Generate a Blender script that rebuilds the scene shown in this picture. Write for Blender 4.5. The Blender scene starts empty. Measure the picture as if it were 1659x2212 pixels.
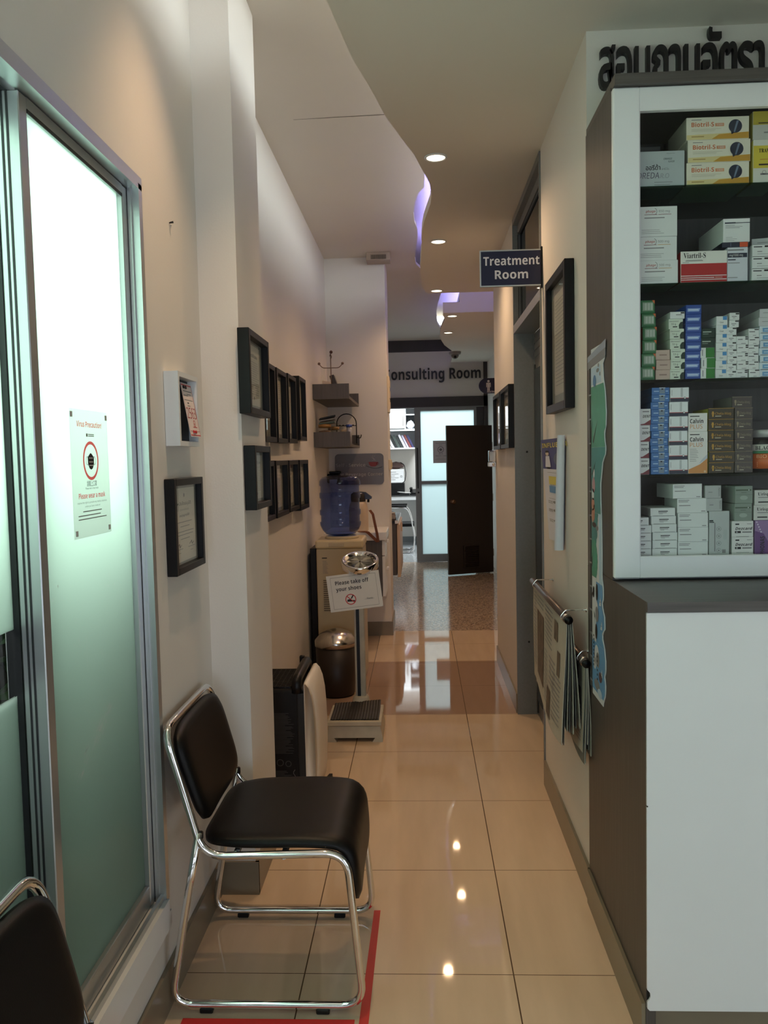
import bpy, bmesh, math, random
from mathutils import Vector, Matrix

random.seed(7)
S = bpy.context.scene
COL = S.collection
PI = math.pi

# ------------------------------------------------------------------ camera, world, lights, exposure
FPX = 1781.88
YAW, PITCH, ROLL = -0.04495096, -0.06470456, -0.02155673
cy, sy, cp, sp = math.cos(YAW), math.sin(YAW), math.cos(PITCH), math.sin(PITCH)
_f = Vector((sy * cp, cy * cp, sp))
_r = Vector((cy, -sy, 0.0))
_u = _r.cross(_f)
_c, _s = math.cos(ROLL), math.sin(ROLL)
R_, U_ = _c * _r + _s * _u, -_s * _r + _c * _u
cam_d = bpy.data.cameras.new('camera')
cam = bpy.data.objects.new('camera', cam_d)
COL.objects.link(cam)
cam_d.sensor_fit = 'VERTICAL'
cam_d.sensor_height = 36.0
cam_d.lens = FPX / 2212 * 36.0
cam_d.clip_start = 0.02
cam.matrix_world = Matrix(((R_.x, U_.x, -_f.x, 0), (R_.y, U_.y, -_f.y, 0), (R_.z, U_.z, -_f.z, 1.47961), (0, 0, 0, 1)))
S.camera = cam

S.view_settings.view_transform = 'Standard'
S.view_settings.look = 'None'
S.view_settings.gamma = 1.0
S.view_settings.use_curve_mapping = False
S.view_settings.exposure = -0.08
S.cycles.max_bounces = 10
S.cycles.diffuse_bounces = 5
S.cycles.glossy_bounces = 5
S.cycles.transparent_max_bounces = 16
S.cycles.transmission_bounces = 6
S.cycles.caustics_reflective = False
S.cycles.caustics_refractive = False
S.cycles.sample_clamp_indirect = 6.0

W = bpy.data.worlds.new('overcast_sky')
S.world = W
W.use_nodes = True
bg = W.node_tree.nodes['Background']
bg.inputs[0].default_value = (0.93, 1.0, 0.98, 1)
bg.inputs[1].default_value = 5.6

def lamp(name, kind, loc, power, color, size=None, size_y=None, rot=None, spot=None, blend=0.5, radius=0.03):
    d = bpy.data.lights.new(name, kind)
    d.energy = power
    d.color = color
    if kind == 'AREA':
        d.shape = 'RECTANGLE' if size_y else 'DISK'
        d.size = size
        if size_y:
            d.size_y = size_y
    if kind == 'SPOT':
        d.spot_size = spot
        d.spot_blend = blend
        d.shadow_soft_size = radius
    if kind == 'POINT':
        d.shadow_soft_size = radius
    o = bpy.data.objects.new(name, d)
    COL.objects.link(o)
    o.location = loc
    if rot:
        o.rotation_euler = rot
    return o

# added area lamp for assumed daylight from behind the camera; no glazing there
lamp('assumed_rear_daylight', 'AREA', (0.45, -3.9, 1.12), 50, (0.70, 0.82, 1.0), 2.1, 1.7, rot=(PI / 2, 0, 0))
lamp('side_cool_fill', 'AREA', (3.1, -1.0, 1.05), 25, (0.72, 0.84, 1.0), 1.6, 2.6, rot=(0, PI / 2, 0))  # added fill lamp, cools and brightens the left wall; no window there
# assumed ceiling lamp, out of view, that lights the consulting room
lamp('assumed_consulting_light', 'AREA', (0.2, 13.1, 2.95), 140, (0.88, 0.96, 1.0), 1.6, 1.2)
WARM = (1.0, 0.64, 0.35)

# ------------------------------------------------------------------ materials
MATS = {}

def mat(name, color=(0.8, 0.8, 0.8), rough=0.5, metal=0.0, emit=None, estr=0.0, bump=0.0, bscale=200.0, var=0.0, vscale=6.0, stretch=(1, 1, 1), spec=0.5, coat=0.0):
    if name in MATS:
        return MATS[name]
    m = bpy.data.materials.new(name)
    m.use_nodes = True
    nt = m.node_tree
    b = nt.nodes['Principled BSDF']
    b.inputs['Base Color'].default_value = (*color, 1)
    b.inputs['Roughness'].default_value = rough
    b.inputs['Metallic'].default_value = metal
    b.inputs['Specular IOR Level'].default_value = spec
    if coat:
        b.inputs['Coat Weight'].default_value = coat
        b.inputs['Coat Roughness'].default_value = 0.1
    if emit:
        b.inputs['Emission Color'].default_value = (*emit, 1)
        b.inputs['Emission Strength'].default_value = estr
    if bump or var:
        tc = nt.nodes.new('ShaderNodeTexCoord')
        mp = nt.nodes.new('ShaderNodeMapping')
        mp.inputs['Scale'].default_value = stretch
        nt.links.new(tc.outputs['Object'], mp.inputs['Vector'])
    if bump:
        n = nt.nodes.new('ShaderNodeTexNoise')
        n.inputs['Scale'].default_value = bscale
        n.inputs['Detail'].default_value = 3
        nt.links.new(mp.outputs[0], n.inputs['Vector'])
        bn = nt.nodes.new('ShaderNodeBump')
        bn.inputs['Strength'].default_value = bump
        bn.inputs['Distance'].default_value = 0.002
        nt.links.new(n.outputs['Fac'], bn.inputs['Height'])
        nt.links.new(bn.outputs[0], b.inputs['Normal'])
    if var:
        n = nt.nodes.new('ShaderNodeTexNoise')
        n.inputs['Scale'].default_value = vscale
        n.inputs['Detail'].default_value = 4
        nt.links.new(mp.outputs[0], n.inputs['Vector'])
        r = nt.nodes.new('ShaderNodeValToRGB')
        r.color_ramp.elements[0].position = 0.3
        r.color_ramp.elements[1].position = 0.7
        r.color_ramp.elements[0].color = tuple(max(0, c * (1 - var)) for c in color) + (1,)
        r.color_ramp.elements[1].color = tuple(min(1, c * (1 + var)) for c in color) + (1,)
        nt.links.new(n.outputs['Fac'], r.inputs['Fac'])
        nt.links.new(r.outputs['Color'], b.inputs['Base Color'])
    MATS[name] = m
    return m

def srgb(r, g, b):
    def f(c):
        c /= 255.0
        return c / 12.92 if c <= 0.04045 else ((c + 0.055) / 1.055) ** 2.4
    return (f(r), f(g), f(b))

PAINT = mat('wall_paint', srgb(222, 218, 212), 0.55, bump=0.12, bscale=160, var=0.02, vscale=2)
CEIL = mat('ceiling_paint', srgb(222, 216, 206), 0.8, var=0.02, vscale=1.5)
BASEB = mat('skirting_tile', srgb(128, 118, 100), 0.3, var=0.06, vscale=9)
ALU = mat('aluminium', srgb(190, 194, 196), 0.33, 0.85, var=0.04, vscale=12, stretch=(1, 1, 0.1))
ALUG = mat('grey_aluminium', srgb(128, 130, 130), 0.4, 0.35, var=0.05, vscale=80)
DARKALU = mat('dark_seal', srgb(28, 30, 32), 0.5)
WOODD = mat('dark_laminate', srgb(78, 72, 69), 0.45, bump=0.15, bscale=30, var=0.22, vscale=14, stretch=(9, 9, 0.25))
WOODH = mat('dark_laminate_level', srgb(84, 79, 77), 0.4, bump=0.1, bscale=30, var=0.22, vscale=14, stretch=(0.25, 9, 9))
WHITEL = mat('white_laminate', srgb(228, 230, 232), 0.3, var=0.01)
BLACK = mat('black_plastic', srgb(15, 15, 16), 0.4, spec=0.3, bump=0.05, bscale=300)
BLACKFR = mat('black_frame', srgb(13, 12, 12), 0.4, spec=0.25, bump=0.08, bscale=60, var=0.1)
CHROME = mat('chrome', (0.82, 0.82, 0.82), 0.08, 1.0, var=0.02)
STEEL = mat('brushed_steel', (0.62, 0.6, 0.57), 0.25, 1.0, var=0.08, vscale=20)
LEATHER = mat('black_vinyl', srgb(9, 8, 8), 0.42, spec=0.24, bump=0.12, bscale=500, var=0.08, vscale=30)
PAPER = mat('paper', srgb(226, 226, 222), 0.7, var=0.015, vscale=10)
CERT = mat('certificate_paper', srgb(214, 208, 196), 0.6, var=0.02, vscale=10)
INK = mat('ink_black', srgb(25, 25, 28), 0.6, var=0.02)
GREYINK = mat('ink_grey', srgb(130, 130, 132), 0.6, var=0.02)
REDINK = mat('ink_red', srgb(196, 40, 44), 0.55, var=0.02)
CARDW = mat('white_carton', srgb(222, 226, 226), 0.45, var=0.015, vscale=15)

def pane_mat(name, tint, refl=0.06):
    m = bpy.data.materials.new(name)
    m.use_nodes = True
    nt = m.node_tree
    for n in list(nt.nodes):
        nt.nodes.remove(n)
    out = nt.nodes.new('ShaderNodeOutputMaterial')
    tr = nt.nodes.new('ShaderNodeBsdfTransparent')
    tr.inputs[0].default_value = (*tint, 1)
    gl = nt.nodes.new('ShaderNodeBsdfGlossy')
    gl.inputs['Roughness'].default_value = 0.02
    fr = nt.nodes.new('ShaderNodeFresnel')
    fr.inputs[0].default_value = 1.45
    ge = nt.nodes.new('ShaderNodeNewGeometry')
    inv = nt.nodes.new('ShaderNodeMath')
    inv.operation = 'SUBTRACT'
    inv.inputs[0].default_value = 1.0
    nt.links.new(ge.outputs['Backfacing'], inv.inputs[1])
    ml = nt.nodes.new('ShaderNodeMath')
    ml.operation = 'MULTIPLY'
    nt.links.new(fr.outputs[0], ml.inputs[0])
    nt.links.new(inv.outputs[0], ml.inputs[1])
    mx = nt.nodes.new('ShaderNodeMixShader')
    nt.links.new(ml.outputs[0], mx.inputs[0])
    nt.links.new(tr.outputs[0], mx.inputs[1])
    nt.links.new(gl.outputs[0], mx.inputs[2])
    nt.links.new(mx.outputs[0], out.inputs[0])
    MATS[name] = m
    return m

GLASS = pane_mat('clear_glass', (0.97, 0.98, 0.97))
DGLASS = pane_mat('dark_glass', (0.10, 0.11, 0.11))
SHELFG = pane_mat('green_shelf_glass', (0.45, 0.58, 0.53))
BLUEG = pane_mat('blue_bottle', (0.40, 0.48, 0.72))

def frosted(name, tint, wt=0.8):
    m = bpy.data.materials.new(name)
    m.use_nodes = True
    nt = m.node_tree
    for n in list(nt.nodes):
        nt.nodes.remove(n)
    out = nt.nodes.new('ShaderNodeOutputMaterial')
    tl = nt.nodes.new('ShaderNodeBsdfTranslucent')
    tl.inputs[0].default_value = (*tint, 1)
    df = nt.nodes.new('ShaderNodeBsdfDiffuse')
    df.inputs[0].default_value = (tint[0] * 0.5, tint[1] * 0.5, tint[2] * 0.5, 1)
    gl = nt.nodes.new('ShaderNodeBsdfGlossy')
    gl.inputs['Roughness'].default_value = 0.25
    m1 = nt.nodes.new('ShaderNodeMixShader')
    m1.inputs[0].default_value = wt
    nt.links.new(df.outputs[0], m1.inputs[1])
    nt.links.new(tl.outputs[0], m1.inputs[2])
    m2 = nt.nodes.new('ShaderNodeMixShader')
    m2.inputs[0].default_value = 0.05
    nt.links.new(m1.outputs[0], m2.inputs[1])
    nt.links.new(gl.outputs[0], m2.inputs[2])
    nt.links.new(m2.outputs[0], out.inputs[0])
    MATS[name] = m
    return m

FROST = frosted('frosted_film_glass', (0.80, 0.96, 0.86), 0.9)
def backlit(name, col):
    m = bpy.data.materials.new(name)
    m.use_nodes = True
    nt = m.node_tree
    b = nt.nodes['Principled BSDF']
    b.inputs['Base Color'].default_value = (*col, 1)
    b.inputs['Roughness'].default_value = 0.7
    tl = nt.nodes.new('ShaderNodeBsdfTranslucent')
    tl.inputs[0].default_value = (*[min(1, c * 1.15) for c in col], 1)
    mx = nt.nodes.new('ShaderNodeMixShader')
    mx.inputs[0].default_value = 0.6
    nt.links.new(b.outputs[0], mx.inputs[1])
    nt.links.new(tl.outputs[0], mx.inputs[2])
    nt.links.new(mx.outputs[0], nt.nodes['Material Output'].inputs[0])
    MATS[name] = m
    return m
BRED = backlit('backlit_red', srgb(226, 96, 98))
BPAPER = backlit('backlit_paper', (0.78, 0.79, 0.79))
FROSTW = frosted('frosted_white_glass', (0.80, 0.92, 0.93))

def tile_mat(name, col, grout, rough, vein=0.05, gx=0.6, x0=-0.3604, y0=2.879, band=None):
    m = bpy.data.materials.new(name)
    m.use_nodes = True
    nt = m.node_tree
    L = nt.links.new
    b = nt.nodes['Principled BSDF']
    b.inputs['Roughness'].default_value = rough
    tc = nt.nodes.new('ShaderNodeTexCoord')
    sx = nt.nodes.new('ShaderNodeSeparateXYZ')
    L(tc.outputs['Object'], sx.inputs[0])
    def line(out, o0, wd):
        a = nt.nodes.new('ShaderNodeMath'); a.operation = 'SUBTRACT'; a.inputs[1].default_value = o0 + gx / 2
        L(out, a.inputs[0])
        p = nt.nodes.new('ShaderNodeMath'); p.operation = 'DIVIDE'; p.inputs[1].default_value = gx
        L(a.outputs[0], p.inputs[0])
        f = nt.nodes.new('ShaderNodeMath'); f.operation = 'FRACT'
        L(p.outputs[0], f.inputs[0])
        d = nt.nodes.new('ShaderNodeMath'); d.operation = 'SUBTRACT'; d.inputs[1].default_value = 0.5
        L(f.outputs[0], d.inputs[0])
        ab = nt.nodes.new('ShaderNodeMath'); ab.operation = 'ABSOLUTE'
        L(d.outputs[0], ab.inputs[0])
        c = nt.nodes.new('ShaderNodeMath'); c.operation = 'LESS_THAN'; c.inputs[1].default_value = wd / gx
        L(ab.outputs[0], c.inputs[0])
        return c.outputs[0]
    l1 = line(sx.outputs['X'], x0, 0.0019)
    l2 = line(sx.outputs['Y'], y0, 0.0014)
    mxm = nt.nodes.new('ShaderNodeMath'); mxm.operation = 'MAXIMUM'
    L(l1, mxm.inputs[0]); L(l2, mxm.inputs[1])
    mp = nt.nodes.new('ShaderNodeMapping')
    mp.inputs['Scale'].default_value = (7, 1.1, 1)
    L(tc.outputs['Object'], mp.inputs[0])
    n = nt.nodes.new('ShaderNodeTexNoise'); n.inputs['Scale'].default_value = 2.4; n.inputs['Detail'].default_value = 6
    L(mp.outputs[0], n.inputs['Vector'])
    r = nt.nodes.new('ShaderNodeValToRGB')
    r.color_ramp.elements[0].position = 0.3; r.color_ramp.elements[1].position = 0.72
    r.color_ramp.elements[0].color = tuple(c * (1 - vein) for c in col) + (1,)
    r.color_ramp.elements[1].color = tuple(min(1, c * (1 + vein)) for c in col) + (1,)
    L(n.outputs['Fac'], r.inputs[0])
    mix = nt.nodes.new('ShaderNodeMix'); mix.data_type = 'RGBA'
    L(mxm.outputs[0], mix.inputs['Factor'])
    L(r.outputs[0], mix.inputs['A'])
    mix.inputs['B'].default_value = (*grout, 1)
    L(mix.outputs['Result'], b.inputs['Base Color'])
    MATS[name] = m
    return m

TILE = tile_mat('beige_polished_tile', srgb(214, 190, 163), srgb(95, 75, 58), 0.035)
TILEB = tile_mat('brown_polished_tile', srgb(168, 140, 120), srgb(110, 92, 78), 0.04, 0.04)

def terrazzo():
    m = bpy.data.materials.new('terrazzo')
    m.use_nodes = True
    nt = m.node_tree
    b = nt.nodes['Principled BSDF']
    b.inputs['Roughness'].default_value = 0.12
    tc = nt.nodes.new('ShaderNodeTexCoord')
    v = nt.nodes.new('ShaderNodeTexVoronoi'); v.inputs['Scale'].default_value = 90
    nt.links.new(tc.outputs['Object'], v.inputs['Vector'])
    r = nt.nodes.new('ShaderNodeValToRGB')
    r.color_ramp.elements[0].color = (*srgb(120, 98, 82), 1)
    r.color_ramp.elements[1].color = (*srgb(205, 185, 165), 1)
    sp_ = nt.nodes.new('ShaderNodeSeparateColor')
    nt.links.new(v.outputs['Color'], sp_.inputs[0])
    nt.links.new(sp_.outputs[0], r.inputs[0])
    nt.links.new(r.outputs[0], b.inputs['Base Color'])
    MATS['terrazzo'] = m
    return m
TERR = terrazzo()

# ------------------------------------------------------------------ mesh builder
_TXT = {}

def styled(s, bold):
    """plain Latin letters in the sans (or serif) face of the built-in font's fallback set"""
    if any(ord(c) > 127 for c in s):
        return s
    up, lo, dg = {0: (0x1D5A0, 0x1D5BA, 0x1D7E2), 1: (0x1D5D4, 0x1D5EE, 0x1D7EC), 2: (0x1D400, 0x1D41A, 0x1D7CE)}[int(bold)]
    r = ''
    for c in s:
        if 'A' <= c <= 'Z':
            r += chr(up + ord(c) - 65)
        elif 'a' <= c <= 'z':
            r += chr(lo + ord(c) - 97)
        elif '0' <= c <= '9':
            r += chr(dg + ord(c) - 48)
        else:
            r += c
    return r

def text_mesh(s, bold):
    k = (s, int(bold))
    if k in _TXT:
        return _TXT[k]
    c = bpy.data.curves.new('txt', 'FONT')
    c.body = styled(s, bold)
    c.resolution_u = 2
    c.offset = 0.012 if (bold and any(ord(q) > 127 for q in s)) else 0.0
    o = bpy.data.objects.new('txt', c)
    COL.objects.link(o)
    bpy.context.view_layer.update()
    me = bpy.data.meshes.new_from_object(o.evaluated_get(bpy.context.evaluated_depsgraph_get()))
    vs = [(v.co.x, v.co.y) for v in me.vertices]
    fs = [tuple(p.vertices) for p in me.polygons]
    bpy.data.objects.remove(o)
    bpy.data.curves.remove(c)
    bpy.data.meshes.remove(me)
    if vs:
        x0, x1 = min(v[0] for v in vs), max(v[0] for v in vs)
    else:
        x0, x1 = 0, 1
    _TXT[k] = (vs, fs, x0, x1)
    return _TXT[k]

class MB:
    def __init__(self):
        self.v, self.f, self.m, self.sm, self.mats = [], [], [], [], []
        self.M = Matrix.Identity(4)

    def mi(self, m):
        if m not in self.mats:
            self.mats.append(m)
        return self.mats.index(m)

    def add(self, vs, fs, m, smooth=False):
        b = len(self.v)
        M = self.M
        self.v += [tuple(M @ Vector(p)) for p in vs]
        k = self.mi(m)
        for f in fs:
            self.f.append(tuple(b + i for i in f))
            self.m.append(k)
            self.sm.append(smooth)
        return self

    def box(self, x0, x1, y0, y1, z0, z1, m, bev=0.0):
        if x1 < x0: x0, x1 = x1, x0
        if y1 < y0: y0, y1 = y1, y0
        if z1 < z0: z0, z1 = z1, z0
        if bev <= 0:
            vs = [(x0, y0, z0), (x1, y0, z0), (x1, y1, z0), (x0, y1, z0), (x0, y0, z1), (x1, y0, z1), (x1, y1, z1), (x0, y1, z1)]
            fs = [(3, 2, 1, 0), (4, 5, 6, 7), (0, 1, 5, 4), (1, 2, 6, 5), (2, 3, 7, 6), (3, 0, 4, 7)]
            return self.add(vs, fs, m)
        bm = bmesh.new()
        bmesh.ops.create_cube(bm, size=1.0)
        for v in bm.verts:
            v.co.x = x0 + (v.co.x + .5) * (x1 - x0)
            v.co.y = y0 + (v.co.y + .5) * (y1 - y0)
            v.co.z = z0 + (v.co.z + .5) * (z1 - z0)
        bev = min(bev, 0.45 * min(x1 - x0, y1 - y0, z1 - z0))
        bmesh.ops.bevel(bm, geom=bm.edges[:], offset=bev, segments=2 if bev > 0.004 else 1, affect='EDGES', profile=0.5)
        bm.verts.index_update()
        vs = [tuple(v.co) for v in bm.verts]
        fs = [tuple(v.index for v in f.verts) for f in bm.faces]
        bm.free()
        return self.add(vs, fs, m)

    def poly(self, pts, m):
        return self.add(pts, [tuple(range(len(pts)))], m)

    def prism(self, pts, ax, a0, a1, m):
        """pts: 2D outline; ax: axis of extrusion ('x': (y,z), 'y': (x,z), 'z': (x,y))"""
        def P(p, a):
            return {'x': (a, p[0], p[1]), 'y': (p[0], a, p[1]), 'z': (p[0], p[1], a)}[ax]
        n = len(pts)
        vs = [P(p, a0) for p in pts] + [P(p, a1) for p in pts]
        fs = [tuple(range(n - 1, -1, -1)), tuple(range(n, 2 * n))]
        fs += [(i, (i + 1) % n, n + (i + 1) % n, n + i) for i in range(n)]
        bm = bmesh.new()
        bv = [bm.verts.new(v) for v in vs]
        for f in fs:
            bm.faces.new([bv[i] for i in f])
        bmesh.ops.recalc_face_normals(bm, faces=bm.faces[:])
        big = [f for f in bm.faces if len(f.verts) > 4]
        if big:
            bmesh.ops.triangulate(bm, faces=big)
        bm.verts.index_update()
        vs = [tuple(v.co) for v in bm.verts]
        fs = [tuple(v.index for v in f.verts) for f in bm.faces]
        bm.free()
        return self.add(vs, fs, m)

    def lathe(self, prof, m, c=(0, 0, 0), n=24, axis=None, smooth=True):
        """prof: (r, z) list revolved about z through c; axis: other direction"""
        Q = Matrix.Translation(c)
        if axis is not None:
            Q = Q @ Vector((0, 0, 1)).rotation_difference(Vector(axis)).to_matrix().to_4x4()
        vs, fs = [], []
        k = len(prof)
        for i in range(n):
            a = 2 * PI * i / n
            for r, z in prof:
                vs.append(tuple(Q @ Vector((r * math.cos(a), r * math.sin(a), z))))
        for i in range(n):
            j = (i + 1) % n
            for q in range(k - 1):
                fs.append((i * k + q, j * k + q, j * k + q + 1, i * k + q + 1))
        if prof[0][0] > 1e-6:
            fs.append(tuple(i * k for i in range(n - 1, -1, -1)))
        if prof[-1][0] > 1e-6:
            fs.append(tuple(i * k + k - 1 for i in range(n)))
        return self.add(vs, fs, m, smooth)

    def cyl(self, p0, p1, r, m, n=16, r1=None, smooth=True):
        p0, p1 = Vector(p0), Vector(p1)
        d = p1 - p0
        return self.lathe([(r, 0), (r if r1 is None else r1, d.length)], m, p0, n, d, smooth)

    def sphere(self, c, r, m, n=14, sz=1.0):
        pr = [(max(1e-7, r * math.sin(PI * i / 8)), -r * sz * math.cos(PI * i / 8)) for i in range(9)]
        return self.lathe(pr, m, c, n)

    def tube(self, path, r, m, n=10, closed=False):
        P = [Vector(p) for p in path]
        k = len(P)
        T = []
        for i in range(k):
            a = P[(i - 1) % k] if (closed or i > 0) else P[i]
            b = P[(i + 1) % k] if (closed or i < k - 1) else P[i]
            T.append((b - a).normalized())
        up = Vector((0, 0, 1)) if abs(T[0].z) < 0.9 else Vector((1, 0, 0))
        N = (up - T[0] * up.dot(T[0])).normalized()
        vs, fs = [], []
        for i in range(k):
            if i:
                N = (N - T[i] * N.dot(T[i])).normalized()
            B = T[i].cross(N)
            for j in range(n):
                a = 2 * PI * j / n
                vs.append(tuple(P[i] + r * (math.cos(a) * N + math.sin(a) * B)))
        for i in range(k if closed else k - 1):
            o = ((i + 1) % k) * n
            for j in range(n):
                j2 = (j + 1) % n
                fs.append((i * n + j, i * n + j2, o + j2, o + j))
        if not closed:
            fs.append(tuple(range(n - 1, -1, -1)))
            fs.append(tuple((k - 1) * n + j for j in range(n)))
        return self.add(vs, fs, m, True)

    def text(self, s, x, z, h, m, y=-0.0004, al='C', bold=False, width=None, slant=0.0, rot=0.0, depth=0.0):
        """writing on a plane facing -y; h = cap height; (x, z) the baseline anchor"""
        vs, fs, a, b = text_mesh(s, bold)
        k = h / 0.70
        kx = k if width is None else width / max(1e-6, b - a)
        ox = {'L': -a, 'C': -(a + b) / 2, 'R': -b}[al]
        ca, sa = math.cos(rot), math.sin(rot)
        def P(q, yy):
            px, pz = (q[0] + ox) * kx + slant * q[1] * k, q[1] * k
            return (x + px * ca - pz * sa, yy, z + px * sa + pz * ca)
        self.add([P(q, y) for q in vs], fs, m)
        if depth:
            n = len(vs)
            cnt = {}
            for f in fs:
                for i in range(len(f)):
                    e = (f[i], f[(i + 1) % len(f)])
                    cnt[e] = cnt.get(e, 0) + 1
            side = [(e[1], e[0], n + e[0], n + e[1]) for e in cnt if (e[1], e[0]) not in cnt]
            self.add([P(q, y) for q in vs] + [P(q, y + depth) for q in vs], side, m)
        return self

    def lines(self, x0, x1, z0, z1, n, m, th, y=-0.0004, ragged=0.0, rnd=None):
        rnd = rnd or random
        for i in range(n):
            z = z1 - (z1 - z0) * (i + 0.5) / n
            xe = x1 - (x1 - x0) * ragged * rnd.random()
            self.rect(x0, xe, z - th / 2, z + th / 2, m, y)
        return self

    def rect(self, x0, x1, z0, z1, m, y=-0.0004):
        return self.add([(x0, y, z0), (x1, y, z0), (x1, y, z1), (x0, y, z1)], [(0, 1, 2, 3)], m)

    def pl(self, pts, m, y=-0.0004):
        return self.poly([(p[0], y, p[1]) for p in pts], m)

    def disc(self, x, z, r, m, y=-0.0004, n=28, rx=None):
        rx = rx or r
        return self.poly([(x + rx * math.cos(2 * PI * i / n), y, z + r * math.sin(2 * PI * i / n)) for i in range(n)], m)

    def ring(self, x, z, r0, r1, m, y=-0.0004, n=32, a0=0.0, a1=2 * PI):
        vs, fs = [], []
        full = abs(a1 - a0 - 2 * PI) < 1e-6
        k = n if full else n + 1
        for i in range(k):
            a = a0 + (a1 - a0) * i / n
            vs += [(x + r0 * math.cos(a), y, z + r0 * math.sin(a)), (x + r1 * math.cos(a), y, z + r1 * math.sin(a))]
        for i in range(n):
            j = (i + 1) % k
            fs.append((2 * i, 2 * i + 1, 2 * j + 1, 2 * j))
        return self.add(vs, fs, m)

    def mesh(self, name):
        me = bpy.data.meshes.new(name)
        me.from_pydata(self.v, [], self.f)
        for m in self.mats:
            me.materials.append(m)
        me.polygons.foreach_set('material_index', self.m)
        me.polygons.foreach_set('use_smooth', self.sm)
        me.update()
        return me

    def build(self, name, parent=None, loc=None, rz=0.0):
        o = bpy.data.objects.new(name, self.mesh(name))
        COL.objects.link(o)
        if parent:
            o.parent = parent
        if loc:
            o.location = loc
        if rz:
            o.rotation_euler = (0, 0, rz)
        return o

def world_part(name, mb, parent):
    """a part whose shape was written in room coordinates"""
    p = Vector((0, 0, 0))
    q = parent
    while q:
        p += q.location
        q = q.parent
    mb.v = [tuple(Vector(v) - p) for v in mb.v]
    return mb.build(name, parent)

def tag(o, label, cat, group=None, kind=None):
    o['label'] = label
    o['category'] = cat
    if group:
        o['group'] = group
    if kind:
        o['kind'] = kind
    return o

def thing(name, label, cat, loc, rz=0.0, group=None):
    o = bpy.data.objects.new(name, None)
    o.empty_display_size = 0.05
    COL.objects.link(o)
    o.location = loc
    o.rotation_euler = (0, 0, rz)
    return tag(o, label, cat, group)

def struct(name, mb, label=None, parent=None):
    o = mb.build(name, parent)
    if not parent:
        o['kind'] = 'structure'
        if label:
            o['label'] = label
    return o

def root_struct(name, label, loc=(0, 0, 0)):
    o = bpy.data.objects.new(name, None)
    COL.objects.link(o)
    o.location = loc
    o['kind'] = 'structure'
    o['label'] = label
    return o

def dup(o, parent=None):
    c = o.copy()
    COL.objects.link(c)
    if parent:
        c.parent = parent
    for ch in list(o.children):
        dup(ch, c)
    return c

def smooth_path(pts, r=0.05, seg=6):
    """polyline with rounded corners"""
    P = [Vector(p) for p in pts]
    out = [P[0]]
    for i in range(1, len(P) - 1):
        a, b, c = P[i - 1], P[i], P[i + 1]
        d1, d2 = (a - b), (c - b)
        t = min(r, d1.length * 0.48, d2.length * 0.48)
        p0, p2 = b + d1.normalized() * t, b + d2.normalized() * t
        for k in range(seg + 1):
            s = k / seg
            out.append((1 - s) ** 2 * p0 + 2 * s * (1 - s) * b + s * s * p2)
    out.append(P[-1])
    return out

# ------------------------------------------------------------------ the setting
XL, XR = -0.716, 0.54          # wall faces beside the camera
ZS, ZU = 2.79, 3.12            # dropped ceiling, upper ceiling

o = struct('floor', MB().box(-0.95, 3.3, -4.1, 4.685, -0.06, 0, TILE), 'polished beige floor tiles')
o = struct('floor_band', MB().box(-0.95, 0.9, 4.685, 5.93, -0.06, 0, TILEB), 'darker band of polished brown tiles across the corridor')
o = struct('floor_tiles', MB().box(-0.95, 1.1, 5.93, 6.99, -0.06, 0, TILE), 'beige tiles before the terrazzo floor')
o = struct('floor_terrazzo', MB().box(-1.0, 1.1, 6.99, 11.68, -0.06, 0, TERR), 'speckled brown terrazzo floor')
GREYT = tile_mat('grey_tile', srgb(150, 155, 158), srgb(110, 112, 115), 0.12)
o = struct('floor_consulting', MB().box(-2.0, 2.2, 11.68, 14.6, -0.06, 0, GREYT), 'grey floor of the consulting room')

# left wall with the window opening
WY0, WY1, WZ0, WZ1 = -0.9, 2.154, 0.296, 2.214
mb = MB()
mb.box(-0.84, XL, -4.1, WY0, 0, ZU, PAINT)
mb.box(-0.84, XL, WY1, 2.72, 0, ZU, PAINT)
mb.box(-0.84, XL, WY0, WY1, 0, WZ0, PAINT)
mb.box(-0.84, XL, WY0, WY1, WZ1, ZU, PAINT)
struct('wall_left', mb, 'white wall with the large frosted window')
struct('column_left', MB().box(-0.88, -0.588, 2.72, 3.135, 0, ZU, PAINT), 'white column standing out of the left wall')
struct('wall_left_corridor', MB().box(-0.88, -0.755, 3.135, 6.84, 0, ZU, PAINT), 'corridor wall with the framed certificates')
struct('wall_end', MB().box(-0.88, -0.262, 6.84, 7.36, 0, ZU, PAINT), 'short wall behind the beverage corner')
struct('wall_left_far', MB().box(-1.0, -0.85, 7.36, 11.68, 0, ZU, PAINT))
mb = MB()
mb.box(XL, XL + 0.012, -4.0, 2.71, 0, 0.115, BASEB)
mb.box(-0.588, -0.576, 2.71, 3.135, 0, 0.115, BASEB)
mb.box(XL + 0.012, -0.576, 2.708, 2.72, 0, 0.115, BASEB)
mb.box(-0.755, -0.743, 3.135, 6.83, 0, 0.115, BASEB)
struct('baseboard_left', mb)
mb = MB()
mb.box(-0.74, -0.25, 6.828, 6.84, 0, 0.115, BASEB)
mb.box(-0.262, -0.25, 6.84, 7.36, 0, 0.115, BASEB)
struct('baseboard_end', mb)

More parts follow.
